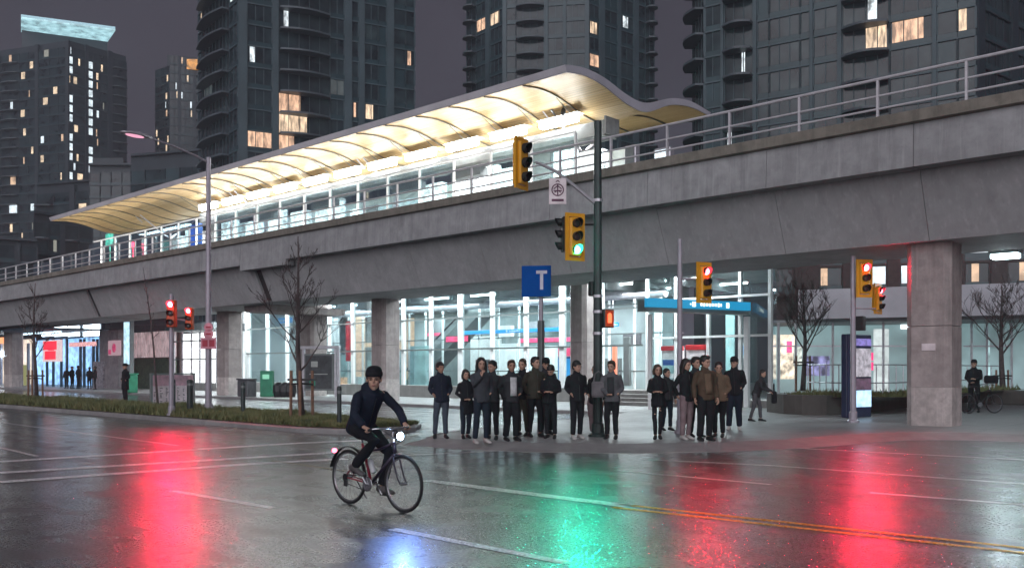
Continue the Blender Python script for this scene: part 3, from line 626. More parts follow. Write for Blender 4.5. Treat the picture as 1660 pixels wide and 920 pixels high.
for x0,x1,tm in ((-42,XE-.02,40),(XL+.02,-42.01,28.9)):
    bt=cut(bot,tm); 
    for k in range(len(bt)-1): pass
    n=len(bt); vs=[(x,a,b) for x in (x0,x1) for a,b in bt]; m.add(vs,[(i,i+1,n+i+1,n+i) for i in range(n-1)])
childpos(m,'timber_soffit',M['timber'],cn)
x=XE-2.0; k=0
while x>XL+.3:
    bt=[p for p in cut(bot,28.9 if x<-42 else 40) ]
    m=MB(); m.loft([[(x-.02,a,b-.055),(x+.02,a,b-.055),(x+.02,a,b-.004),(x-.02,a,b-.004)] for a,b in bt]); childpos(m,'rib',plain('rib_steel',(.20,.17,.13),.5) if k==0 else bpy.data.materials['rib_steel'],cn)
    if x>-50:
        m=MB(); zz=[b for a,b in bt if a>25.3][0]; m.cyl((x,25.4,zz-.08),(x,26.6,11.1),.014,6); childpos(m,'hanger_rod',M['darkpole'],cn)
    x-=1.9; k+=1
m=MB(); m.bbox((-49.5,26.62,10.30),(-19.6,27.5,10.86),.03); m.box((-19.58,26.6,10.34),(-19.5,27.45,10.98)); childpos(m,'service_beam',plain('beam_paint',(.3,.31,.31),.6),cn)
x=-20.7; lum=emis('luminaire',(.95,1,1),26)
while x>-49:
    m=MB(); L=1.85; m.bbox((x-L,26.33,10.98),(x,26.6,11.26),.05); childpos(m,'luminaire',lum,cn); m=MB(); m.box((x-L-.1,26.3,11.28),(x+.1,26.75,11.30)); childpos(m,'added_uplight_shield',M['white'],cn); x-=2.65  # white shield added above each tube to keep direct light off the underside
for x in (-21.8,-33.3,-44.8,-56.3):        # roof posts with forked heads
    m=MB(); m.tube([(x,28.2,7.5),(x,28.2,10.2)],.13,10); m.tube([(x,28.2,10.2),(x,26.2,11.55)],[.07,.04],8); m.tube([(x,28.2,10.2),(x,30.4,12.0)],[.07,.04],8)
    m.tube([(x-.25,26.0,11.5),(x-.12,26.4,11.1)],.03,6); childpos(m,'forked_post',M['galv'],cn)
m=MB(); m.ball((-21.2,26.2,11.35),(.1,.1,.16),8,6); m.cyl((-21.2,26.2,11.75),(-21.2,26.2,11.4),.02,6); childpos(m,'camera_pod',M['black'],cn)
# platform building on the deck
pf=empty('platform_hall',(-40,29,7.5),0,'bright glazed platform enclosure with pale rear wall under the station roof','platform')
m=MB(); m.box((-62,24.6,7.5),(-17.6,32.6,7.86)); childpos(m,'platform_floor',M['floor'],pf)
m=MB(); m.box((-50,31.9,7.87),(-22,32.1,11.2)); childpos(m,'rear_wall',M['wallwhite'],pf)
pg=emis('platform_glow',(.82,.97,1),2.6,(.5,.5,.5),(3.2,.12)); pg2=emis('platform_teal_glow',(.55,.9,.95),.9,(.3,.3,.3),(2.5,.1))  # glow put into the panels to brighten the band below the beam
x=-22.3; k=0
while x>-60:
    wd=random.choice((.7,1.1,1.6)); mt=random.choice((pg,pg,pg2,pg,M['white'],pg,M['wallgrey']))
    zt=random.choice((10.4,10.9,11.2,11.3)); m=MB(); m.bbox((x-wd,30.2,7.88),(x,30.6,zt),.02); childpos(m,'platform_panel',mt,pf); x-=wd+random.choice((.15,.5,.9)); k+=1
x=-19.5
while x>-60:
    m=MB(); m.box((x-.03,24.75,7.87),(x+.03,24.85,9.98)); childpos(m,'screen_post',M['white'],pf)
    if random.random()<.75:
        m=MB(); m.box((x-2.0,24.79,8.0),(x-.06,24.81,9.9)); childpos(m,'screen_pane',M['railglass'],pf)
    x-=2.07
m=MB(); m.box((-60,24.77,9.985),(-19.5,24.83,10.05)); childpos(m,'screen_rail',M['white'],pf)
for x in (-27,-31,-37.5,-43):
    m=MB(); m.box((x-1.2,27.0,9.9),(x+.6,27.5,10.25)); m.cyl((x-1,27.2,10.2),(x-1,27.2,10.4),.02,6); childpos(m,'hanging_sign',M['wallgrey'],pf)
p=T(317,25.6); bp=tag(MB().bbox((p.x-.5,25.5,7.88),(p.x+.45,25.8,10.0),.03).mat(1).box((p.x-.42,25.46,8.0),(p.x+.38,25.49,9.9)).build('platform_poster_case',[M['blue'],emis('poster_blue',(.02,.13,.75),1.1,(.02,.1,.4),(2,.5))]),'tall bright blue poster case at the left end of the platform','poster case')
def pcase(px0,px1,t,z0,z1,mt,nm,lb,cat):
    a,b=T(px0,t),T(px1,t); m=MB(); m.bbox((a.x,t,z0),(b.x,t+.3,z1),.03).mat(1).box((a.x+.05,t-.02,z0+.08),(b.x-.05,t-.004,z1-.08)); return tag(m.build(nm,[M['galv'],mt]),lb,cat)
pcase(1060,1086,26.5,7.51,9.35,emis('frosted_lamp',(.75,.92,1),1.5,(.5,.5,.5),(9,.3)),'lit_cabinet','white glowing cabinet at the right end of the platform behind the railing','cabinet')
pcase(1010,1046,27.5,7.88,9.1,emis('teal_screen',(.25,.85,.75),.8,(.3,.4,.4),(6,.4)),'ticket_validator_case','low teal lit case beside the dark pole on the platform','display case')
pcase(1012,1030,26.3,7.88,9.6,M['wallgrey'],'equipment_cabinet','narrow grey cabinet near the right end of the platform','cabinet')
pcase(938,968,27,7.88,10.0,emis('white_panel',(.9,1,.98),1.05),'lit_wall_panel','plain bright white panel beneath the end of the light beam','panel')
a=T(216,24.5,397); m=MB(); m.lathe([(.1,0),(.1,.3),(.02,.34)],(a.x,24.5,a.z-.15),10); m.cyl((a.x,24.5,7.5),(a.x,24.5,a.z-.15),.03,6); tag(m.build('signal_beacon',[emis('red_beacon',(1,.02,.10),2.2)]),'small red beacon behind the left railing of the guideway','beacon')
a=T(176,26,388); m=MB(); m.bbox((a.x-.5,26,a.z-.4),(a.x+.3,26.2,a.z+.4),.02); m.cyl((a.x,26.1,7.5),(a.x,26.1,a.z-.4),.04,6); tag(m.build('teal_screen',[emis('teal_lamp',(.05,.8,.6),.8,vary=(3,.3))]),'small teal lit screen at the far left of the platform','screen')
# far left windscreen of the platform
ws=empty('platform_windscreen',(-70,27,7.5),0,'dim glazed windscreen under the far left end of the station roof','windscreen')
x=-56
while x>-80:
    m=MB(); m.box((x-.05,28.0,7.87),(x+.05,28.12,10.6)); childpos(m,'frame_post',M['wallgrey'],ws)
    m=MB(); m.box((x-1.9,28.04,7.95),(x-.1,28.07,10.4)); childpos(m,'pane',M['railglass'],ws); x-=2.0
m=MB(); m.box((-80,24.6,7.5),(-62.02,32.6,7.86)); childpos(m,'floor_slab',M['floor'],ws)
# ------------------------------------------------------------------ station concourse under the guideway
st=empty('station_hall',(-34,34,0),0,'large brightly lit glass station hall beneath the guideway','station building')
XR=-15.4; XLf=-52.5; YF=31.6
m=MB(); m.bbox((XLf,YF-.12,.12),(-21.2,YF+.25,.74),.02); childpos(m,'base_wall',M['sill'],st)
m=MB(); m.bbox((-18.2,YF-.12,.12),(XR,YF+.2,.40),.02); childpos(m,'base_wall',M['sill'],st)
m=MB(); m.prism([(XLf,YF-.2),(XR+.1,YF-.2),(-18.8,39.4),(XLf,39.4)],5.72,5.95); childpos(m,'roof_slab',M['wallgrey'],st)
m=MB(); m.prism([(XLf,YF),(XR,YF),(-18.9,39.2),(XLf,39.2)],.125,.15); childpos(m,'floor',M['floor'],st)
m=MB(); m.box((XLf,39.2,.12),(-24.5,39.4,5.7)); childpos(m,'rear_wall',plain('hall_rear_wall',(.26,.32,.33),.5,0,.5,.35),st)
m=MB(); m.box((XLf-.2,YF,.12),(XLf,39.4,5.7)); childpos(m,'side_wall',M['wallwhite'],st)
fins=[]
x=-52.3
while x<-21.3: fins.append(x); x+=2.22
for i,x in enumerate(fins):
    wd=.11 if i%3 else .16
    m=MB(); m.bbox((x-wd,YF-.02,.75),(x+wd,YF+.16,5.7),.015); childpos(m,'mullion',M['mullion'],st)
for z in (2.62,4.22):
    m=MB(); m.box((XLf,YF-.06,z-.04),(-21.2,YF-.025,z+.04)); childpos(m,'transom',M['transom'],st)
for a,b in zip(fins[:-1],fins[1:]):
    m=MB(); m.box((a+.17,YF+.06,.76),(b-.17,YF+.075,5.68)); childpos(m,'glass_pane',M['glass'],st)
# taller glazed entrance bay
for x in (-21.0,-19.6,-18.1,-16.7,-15.45):
    m=MB(); m.bbox((x-.07,YF-.05,.41 if x>-18.3 else .15),(x+.07,YF+.12,5.69),.01); childpos(m,'mullion',M['mullion'],st)
for z in (2.9,4.45,5.62):
    m=MB(); m.box((-20.9,YF-.09,z-.045),(XR,YF-.052,z+.045)); childpos(m,'transom',M['white'],st)
for a,b in ((-21,-19.6),(-18.1,-16.7),(-16.7,-15.45)):
    m=MB(); m.box((a+.08,YF+.03,.45),(b-.08,YF+.042,5.6)); childpos(m,'glass_pane',M['glass'],st)
m=MB(); m.prism([(XR-.05,YF+.15),(XR,YF+.15),(-18.85,39.2),(-18.9,39.2)],.3,5.69); childpos(m,'glass_pane',M['glass'],st)
strip=emis('ceiling_strip',(.85,.97,1),9)
for i,x in enumerate((-20,-24,-28,-32,-36,-40,-44,-48)):
    for y in (33.2,36.4):
        m=MB(); m.box((x-1.1,y-.07,5.42),(x+1.1,y+.07,5.5)); m.mat(1).box((x-1.15,y-.1,5.5),(x+1.15,y+.1,5.6)); childpos(m,'ceiling_light',[strip,M['white']],st)
for i in range(10):            # ceiling beams and ducts
    x=-50+i*3.3; m=MB(); m.box((x-.1,YF+.5,5.2),(x+.1,39.1,5.71)); childpos(m,'ceiling_beam',M['wallgrey'],st)
m=MB(); m.tube([(-50,34.6,5.1),(-22,34.6,5.1)],.22,10); childpos(m,'duct',M['galv'],st)
# things inside, each with its own depth
def inbox(px0,px1,py0,py1,t,name,mats,label,cat,th=.5,glow=None):
    a,b=T(px0,t,py1),T(px1,t,py0); z0=max(.152,a.z); z1=b.z
    m=MB(); m.bbox((a.x,t,z0),(b.x,t+th,z1),.02)
    if glow: m.mat(1); m.box((a.x+.06,t-.02,z0+(z1-z0)*glow[0]),(b.x-.06,t-.004,z0+(z1-z0)*glow[1]))
    if len(mats)>2: m.mat(2); zz=(z0+z1)/2; m.box((a.x+.1,t-.03,zz-.12),(b.x-.1,t-.022,zz+.12))
    o=m.build(name,mats); return tag(o,label,cat)
gw=emis('white_glow',(.88,.97,1),.62,(.5,.5,.5),(1.2,.6)); gp=emis('pink_lightbox',(1,.08,.22),1.6,(.4,.05,.1),(2.5,.4)); gb=emis('blue_lightbox',(.03,.28,.62),.9,(.02,.2,.5),(1,.8))  # the white one also puts glow into plain walls and partitions
go=emis('warm_glow',(1,.55,.34),.9,(.4,.3,.2),(3,.4)); gt=emis('teal_glow',(.45,.75,.78),.4,(.2,.3,.3),(1.6,.3)); gs=emis('shop_glow',(.25,.55,1),1.2,(.3,.4,.5),(1.7,.25)); gh=emis('shop_white',(.75,.9,1),7)  # warm and teal ones put glow into columns, lockers and banners without lamps
# hung blue sign band with small white pictograms
def signband(px0,px1,py0,py1,t,label,zdrop=True):
    a,b=T(px0,t,py1),T(px1,t,py0); r=empty('direction_sign',((a.x+b.x)/2,t,a.z),0,label,'hanging sign')
    m=MB(); m.bbox((a.x,t,a.z),(b.x,t+.2,b.z),.02); childpos(m,'sign_box',gb,r)
    w=b.x-a.x; h=b.z-a.z; m=MB(); x=a.x+w*.52; random.seed(3)
    m.lathe([(h*.3,0),(h*.3,.01)],(0,0,0),14,Matrix.Translation((x-h,t-.004,a.z+h/2))@Matrix.Rotation(PI/2,4,'X'))
    for k in range(9):
        ww=h*random.choice((.18,.28,.4)); m.box((x,t-.012,a.z+h*.28),(x+ww,t-.003,a.z+h*random.choice((.55,.7,.62)))); x+=ww+h*.14
    childpos(m,'lettering',M['white'],r)
    for q in (.2,.8):
        m=MB(); X=a.x+w*q; m.cyl((X,t+.1,b.z),(X,t+.1,5.4),.02,6); childpos(m,'hanger',M['galv'],r)
signband(748,905,530,542,35.0,'long blue sign band hanging in the hall left of the blue T sign')
signband(426,470,514,525,34.0,'short blue sign band in the hall seen through the bare tree')
signband(960,1000,522,530,36.5,'small blue sign band in the hall behind the dark signal pole')
inbox(842,935,545,556,36,'shop_fascia',[M['wallgrey'],gp],'red and white fascia strip in the hall beneath the long blue band','sign',.3,(.1,.9))
inbox(722,760,543,555,34,'neon_sign',[M['black'],gp],'pink red lit sign on a dark panel in the middle of the hall','neon sign',.15,(.1,.9))
inbox(692,716,515,590,37,'dark_partition',[M['wallgrey'],gp],'dark grey partition with small pink lamp in the hall','partition',.3,(.62,.68))
inbox(762,802,545,640,37.5,'ticket_counter',[M['white'],gw],'bright white ticket counter wall under the long blue band','counter',.6,(.1,.95))
inbox(805,838,556,640,36.5,'glowing_panel',[M['white'],gw],'tall white glowing panel right of the ticket counter','panel',.3,(.1,.95))
inbox(842,900,560,642,38,'white_partition',[M['white'],gw],'wide white partition behind the blue T sign pole','partition',.3,(.35,.95))
inbox(904,942,568,645,33.5,'blue_booth',[M['blue'],gb],'blue booth with red header in the hall left of the dark signal pole','booth',1.0,(.02,.84))
inbox(904,942,562,578,33.2,'booth_header',[M['pinkw'],gp],'red header board in front of the blue booth','sign',.25,(.1,.9))
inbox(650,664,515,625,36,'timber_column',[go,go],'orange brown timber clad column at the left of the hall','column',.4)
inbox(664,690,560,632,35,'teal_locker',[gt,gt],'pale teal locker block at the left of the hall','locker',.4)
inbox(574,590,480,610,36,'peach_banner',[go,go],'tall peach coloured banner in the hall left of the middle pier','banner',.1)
inbox(560,572,520,585,35,'dark_red_banner',[M['red'],M['red']],'dark red banner beside the peach banner','banner',.1)
inbox(533,548,500,570,36,'white_red_poster',[gw,gw],'white poster right of the wide grey pier','poster',.1)
inbox(440,452,545,600,35,'red_orange_column',[emis('red_column',(1,.25,.2),.9,vary=(3,.5))]*2,'red orange lit column seen behind the bare tree','column',.3)
inbox(455,470,525,620,36,'pink_poster_wall',[emis('pink_wall',(1,.7,.72),.9,vary=(2,.4))]*2,'pale pink poster wall behind the bare tree','poster wall',.1)
inbox(398,412,545,555,34,'wall_heater',[M['wallgrey'],M['wallgrey']],'small grey wall box at the far left of the hall','wall box',.2)
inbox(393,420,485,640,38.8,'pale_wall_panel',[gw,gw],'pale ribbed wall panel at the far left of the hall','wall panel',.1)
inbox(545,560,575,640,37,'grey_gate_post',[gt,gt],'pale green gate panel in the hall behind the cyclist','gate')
inbox(1072,1098,562,612,33.4,'ticket_machine',[M['pinkw'],gt,M['blue']],'left ticket machine with red and white header inside the entrance','ticket machine',.6,(.15,.6))
inbox(1112,1142,560,612,33.4,'ticket_machine',[M['pinkw'],gt,M['black']],'right ticket machine with red and white header inside the entrance','ticket machine',.6,(.15,.6))
inbox(1071,1099,560,568,33.3,'machine_header',[M['red'],M['red']],'red strip above the left ticket machine','sign',.5)
inbox(1111,1143,558,567,33.3,'machine_header',[M['red'],M['red']],'red strip above the right ticket machine','sign',.5)
inbox(1196,1210,555,580,34.5,'blue_poster',[gw,gb],'small blue poster beside the awning post','poster',.1,(.2,.8))
inbox(1010,1020,545,625,35,'orange_post',[M['transom'],M['transom']],'slim grey door post right of the dark signal pole','post',.2)
inbox(992,998,560,628,34,'orange_marker',[emis('orange_marker',(1,.25,.12),.9)]*2,'thin orange marker post right of the dark signal pole','marker',.15)
inbox(1060,1068,470,640,38,'inner_frame',[M['white']]*2,'thin white frame post deep in the entrance','post',.15)
inbox(1085,1180,480,486,37,'inner_beam',[M['white']]*2,'white beam deep behind the entrance awning','beam',.3)
inbox(1176,1190,500,640,37,'teal_wall_strip',[gt,gt],'teal wall strip deep behind the entrance','wall panel',.1)
# a second, inner row of thin frames, ceiling fittings, gates and an escalator give the hall its depth
x=-50.8
while x<-22:
    m=MB(); m.box((x-.045,35.2,.155),(x+.045,35.3,5.19)); childpos(m,'inner_post',M['white'],st); x+=1.48
for z in (1.5,3.3,4.7):
    m=MB(); m.box((-51,35.14,z-.03),(-22,35.19,z+.03)); childpos(m,'inner_rail',M['transom'],st)
random.seed(21)
for k in range(34):
    x=random.uniform(-51,-23); t_=random.uniform(36.0,38.6); h=random.choice((.9,1.3,2.0,2.4)); w=random.uniform(.3,1.3); z0=.155 if random.random()<.55 else random.uniform(2.5,3.9); h=h if z0<1 else .6
    mt=random.choice((M['wallgrey'],M['wallgrey'],M['transom'],M['white'],gt,gw,go,M['galv'],plain('fitout_dark',(.05,.07,.08),.5) if k==0 else M['bin']))
    m=MB(); m.bbox((x,t_,z0),(x+w,t_+.3,z0+h),.02); childpos(m,'fit_out_panel',mt,st)
for k,x in enumerate((-27.6,-28.7,-29.8,-30.9,-32.0)):
    m=MB(); m.bbox((x-.12,33.4,.155),(x+.12,34.7,1.15),.03); m.mat(1).box((x-.06,33.38,.9),(x+.06,33.395,1.05)); tag(m.build('fare_gate',[M['galv'],emis('gate_light',(.1,.9,.4) if k%2 else (1,.1,.1),1.5) ]),('rightmost','second from the right','middle','second from the left','leftmost')[k]+' of the five steel fare gates in the glass hall','fare gate','fare gates in the station hall')
es=empty('escalator',(-39,36,.15),0,'steel escalator rising to the right inside the glass hall','escalator')
m=MB(); m.loft([[(-42,y,.155),(-41,y,.155),(-35,y,4.6),(-34.4,y,4.6),(-34.4,y,5.1),(-35.4,y,5.1),(-41.4,y,.7),(-42,y,.7)] for y in (35.6,36.8)]); childpos(m,'truss',M['transom'],es)
for y in (35.62,36.74):
    m=MB(); m.tube([(-42,y,1.45),(-41.2,y,1.5),(-35.2,y,5.6)],.05,8); childpos(m,'handrail',M['black'],es)
# security camera dome under the soffit
m=MB(); p=T(815,27,456); m.ball((p.x,27,p.z),(.17,.17,.17),12,8); m.cyl((p.x,27,p.z),(p.x,27,4.95),.03,6); tag(m.build('dome_camera',[M['black']]),'black camera dome hanging under the guideway left of the blue T sign','camera')
# entrance awning
A=Vector((-17.9,26.9,3.85)); B=Vector((-16.15,31.4,3.87)); dr=(B-A).normalized(); nr=Vector((-dr.y,dr.x,0))
aw=empty('entrance_awning',(-17,29,0),0,'bright blue lit awning band over the station entrance on a white post','awning')
def obox(a,b,n,w0,w1,z0,z1,mb):
    q=[a+n*w0,b+n*w0,b+n*w1,a+n*w1]; mb.loft([[(p.x,p.y,z0) for p in q],[(p.x,p.y,z1) for p in q]])
m=MB(); obox(A,B,nr,0,.15,3.85,4.17,m); childpos(m,'sign_band',emis('awning_blue',(.008,.26,.50),.62,(.02,.3,.5)),aw)
m=MB(); obox(A+dr*.02,B-dr*.02,nr,.16,.6,3.78,4.10,m); obox(A,B,nr,.02,.6,3.70,3.775,m); childpos(m,'roof',M['transom'],aw)
m=MB(); random.seed(5); L=(B-A).length; s_=L*.40
def glyph(s0,w,z0,z1): obox(A+dr*s0,A+dr*(s0+w),-nr,.003,.012,z0,z1,m)
for w,h in ((.05,.05),(.16,.18),(.0,.0),(.09,.10),(.07,.14),(.1,.1),(.07,.13),(.09,.1),(.1,.1),(.07,.14),(.06,.1),(.0,0),(.14,.19)):
    if w: glyph(s_,w,4.01-h/2,4.01+h/2)
    s_+=(w or .12)+.05
childpos(m,'lettering',emis('awning_letters',(.9,1,.9),1.6),aw)
m=MB(); q=B-dr*.1+nr*.1; m.bbox((q.x-.1,q.y-.1,.12),(q.x+.1,q.y+.1,3.62),.02); childpos(m,'post',M['white'],aw)
m=MB(); q=A+dr*.5+nr*.5; m.bbox((q.x-.07,q.y-.07,.12),(q.x+.07,q.y+.07,3.62),.02); childpos(m,'post',M['white'],aw)
# steps left of the entrance
m=MB()
for k in range(4):
    a=T(1030,29.6+k*.35); m.bbox((-22.6+k*.1,29.9+k*.35,.12),(-18.6,30.9+.1+k*.15,.12+.15*(k+1)),.01)
tag(m.build('stone_steps',[M['sill']]),'short flight of grey steps behind the waiting people','steps')
# ------------------------------------------------------------------ retail units further left
rt=empty('white_shop',(-57,31,0),0,'blinding white glass shop front beside the wide pier','shop')
a,b=T(284,31.3),T(352,31.3); a2,b2=T(280,33.4),T(356,33.4)
m=MB(); m.box((a2.x,33.4,.6),(b2.x,33.6,4.3)); childpos(m,'rear_wall',emis('white_shop_wall',(.95,1,1),1.5,(.6,.6,.6),(.6,.75)),rt)
m=MB(); m.bbox((a.x,31.2,.12),(b.x,31.5,.62),.02); childpos(m,'base_wall',M['sill'],rt)
for q in (0,.2,.42,.62,.84,1):
    X=a.x+(b.x-a.x)*q; m=MB(); m.box((X-.04,31.2,.63),(X+.04,31.3,4.3)); childpos(m,'mullion',M['galv'],rt)
for z in (2.3,3.6):
    m=MB(); m.box((a.x,31.14,z-.04),(b.x,31.19,z+.04)); childpos(m,'transom',M['transom'],rt)
m=MB(); m.bbox((a.x-.1,31.0,4.32),(b.x+.1,34,4.8),.02); childpos(m,'fascia',M['wallgrey'],rt)
sw=empty('slatted_wall',(-64,31,0),0,'wall of pale vertical slats above a dark green hedge panel','wall')
a,b=T(213,31.5),T(283,31.5)
m=MB(); m.box((a.x,31.9,.12),(b.x,32.1,4.5)); childpos(m,'backing',plain('slat_backing',(.10,.06,.06),.7),sw)
n=16
for i in range(n):
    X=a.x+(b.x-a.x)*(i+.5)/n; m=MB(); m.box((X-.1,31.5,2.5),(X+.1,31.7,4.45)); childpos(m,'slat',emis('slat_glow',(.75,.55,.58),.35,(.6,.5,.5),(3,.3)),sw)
m=MB(); m.bbox((a.x,31.3,.12),(b.x,31.7,2.4),.04); childpos(m,'hedge_panel',plain('hedge_panel',(.05,.07,.045),.8,0,.5,5,.5,30),sw)
shp=empty('corner_shop',(-78,30,0),0,'blue lit corner shop with square white windows at the far left','shop')
T0=30.0
def X_(px,t=T0): return T(px,t).x
def Z_(px,py,t=T0): return T(px,t,py).z
m=MB(); m.box((X_(56,34),34,.12),(X_(172,34),34.2,4.8)); childpos(m,'rear_wall',gs,shp)
m=MB(); m.box((X_(58),T0,Z_(100,549)),(X_(165),T0+.25,Z_(100,517))); m.mat(0); childpos(m,'fascia',plain('shop_fascia_navy',(.03,.05,.09),.5),shp)
for a_,b_,c_,d_ in ((69,86,531,545),(89,108,530,545),(111,129,529,545),(136,162,527,545)):
    m=MB(); m.box((X_(a_),T0-.06,Z_(a_,d_)),(X_(b_),T0-.005,Z_(a_,c_))); childpos(m,'window',gh,shp)
m=MB(); m.box((X_(165),T0-.2,.12),(X_(196),T0+.4,4.6)); childpos(m,'pillar',plain('shop_pillar',(.30,.27,.29),.7),shp)
m=MB(); m.box((X_(158),T0-.35,.12),(X_(174),T0-.205,2.2)); childpos(m,'clad_panel',plain('mottled_panel',(.35,.32,.36),.6,0,.6,6),shp)
for q in (74,84,97,106,128,134,149,155):
    m=MB(); m.box((X_(q)-.12,T0+.05,.12),(X_(q)+.12,T0+.2,Z_(q,549))); childpos(m,'mullion',plain('shop_frame',(.05,.10,.15),.5),shp)
m=MB(); m.box((X_(56),24.9,4.62),(X_(170),T0+.3,4.75)); childpos(m,'soffit',plain('shop_soffit',(.10,.16,.22),.5),shp)
m=MB(); m.box((X_(64),T0-2.4,4.5),(X_(146),T0-2.2,4.6)); childpos(m,'light_strip',emis('strip_blue',(.6,.85,1),2.2),shp)
def poster(px0,px1,py0,py1,t,label,mat,cat='poster',name='poster'):
    a,b=T(px0,t,py1),T(px1,t,py0); m=MB(); m.bbox((a.x,t,a.z),(b.x,t+.08,b.z),.01); return m,a,b
m,a,b=poster(69,100,550,586,29.7,'',None)
m.mat(1); w=b.x-a.x; h=b.z-a.z
for q in ((.05,.55,.75,.95),(.12,.1,.7,.5),(.3,.52,.62,.62)): m.box((a.x+w*q[0],29.685,a.z+h*q[1]),(a.x+w*q[2],29.695,a.z+h*q[3]))
tag(m.build('window_poster',[emis('poster_white',(.8,.6,.62),.8,vary=(8,.7)),emis('poster_red',(1,.02,.05),1.1,vary=(9,.5))]),'large red and white poster in the window of the blue shop','poster')
m,a,b=poster(112,155,553,562,29.7,'',None); tag(m.build('door_sign',[emis('sign_pinkish',(1,.5,.5),.9,vary=(7,.3))]),'long pinkish sign above the door of the blue shop','sign')
m,a,b=poster(175,195,551,576,29.6,'',None); m.mat(1); m.ball(((a.x+b.x)/2,29.59,(a.z+b.z)/2),(.35,.02,.35),10,6); m.box((a.x+.15,29.56,a.z+.1),(a.x+.6,29.58,a.z+.45)); tag(m.build('framed_poster',[emis('poster_pink',(.55,.35,.40),.5),emis('poster_mag',(.8,.05,.2),.6,vary=(9,.2))]),'pale poster with dark and pink blot on the grey pillar','poster')
m=MB(); a,b=T(200,28.8,590),T(211,28.8,519); m.bbox((a.x,28.8,.12),(b.x,29.1,b.z),.03); m.mat(1); m.box((a.x+.1,28.78,a.z),(b.x-.1,28.795,b.z-.1)); tag(m.build('lit_totem',[M['wallgrey'],emis('totem_light',(.55,.85,1),1.1,(.3,.3,.3),(3,.45))]),'tall narrow pale blue lit totem left of the slatted wall','totem')
# warm shop at picture edge, lamp on the corner
ws_=empty('warm_shop',(-96,30,0),0,'warm lit shop front cut by the left edge of the photo','shop')
m=MB(); m.box((X_(-60,33),33,.12),(X_(54,33),33.2,4.6)); childpos(m,'rear_wall',emis('warm_wall',(.9,.8,.7),.7,(.4,.3,.2),(.5,.25)),ws_)
m=MB(); m.box((X_(-60),T0,Z_(10,556)),(X_(10),T0+.2,Z_(10,546))); childpos(m,'lit_fascia',emis('orange_fascia',(1,.35,.15),1.1),ws_)
m=MB(); m.box((X_(-60),T0,Z_(10,578)),(X_(10),T0+.2,Z_(10,568))); childpos(m,'white_fascia',gh,ws_)
m=MB(); m.box((X_(27),T0,.12),(X_(40),T0+.3,2.0)); childpos(m,'yellow_counter',emis('yellow_counter',(.6,.6,.2),.3),ws_)
for q in (-20,0,30,44,52): 
    m=MB(); m.box((X_(q)-.15,T0+.02,.12),(X_(q)+.15,T0+.18,Z_(q,556))); childpos(m,'mullion',M['galv'],ws_)
m=MB(); p=T(46,26,525); m.ball(tuple(p),(.22,.22,.16),10,8); m.mat(1).cyl((p.x,26,p.z+.1),(p.x,26,4.9),.05,8); tag(m.build('bulkhead_lamp',[emis('bulkhead_lamp',(.75,.9,1),30),M['galv']]),'round white lamp fixed under the guideway at the far left','lamp')
m=MB(); p=T(326,27,497); m.lathe([(.05,.25),(.2,.1),(.24,0),(.2,-.08)],tuple(p),12); m.cyl((p.x,27,p.z+.2),(p.x,27,4.95),.02,6); tag(m.build('pendant_lamp',[emis('pendant_lamp',(1,.85,.7),3)]),'small white pendant lamp under the guideway beside the grey lamp pole','lamp')
# ------------------------------------------------------------------ towers
def tw(name,col,rough=.5,var=.2): return plain(name,col,rough,0,var,.25)
TF=tw('tower_frame',(.058,.090,.105)); TFD=tw('tower_frame_dark',(.026,.038,.05)); TSL=tw('tower_slab',(.075,.092,.108)); TSP=tw('tower_spandrel',(.024,.055,.066),.25)
def towerglass():
    t=NT('tower_glass'); co=t.coord(False); a=t.noise(co,.35,2); c=t.ramp(a,[(.35,(.008,.014,.02)),(.6,(.03,.05,.058)),(.75,(.05,.08,.085))])
    return t.set(Base_Color=c,Roughness=.12,Specular_IOR_Level=.5)
TG=towerglass()
LW=[emis('lit_window_warm',(1,.60,.38),.95,vary=(1.1,.25),sc3=(1.6,1.6,.5)),emis('lit_window_amber',(1,.72,.48),1.1,vary=(1.2,.2),sc3=(2,2,.4)),emis('lit_window_white',(.85,.95,1),1.1,vary=(1.1,.15),sc3=(1.6,1.6,.8)),emis('lit_window_dim',(.35,.5,.5),.10,vary=(.8,.2))]
LW2=[emis('far_window_warm',(1,.66,.42),.8,vary=(.5,.4)),emis('far_window_amber',(1,.75,.5),1.1,vary=(.5,.4)),emis('far_window_white',(.8,.93,1),1.15,vary=(.6,.5)),emis('far_window_dim',(.6,.6,.5),.35)]
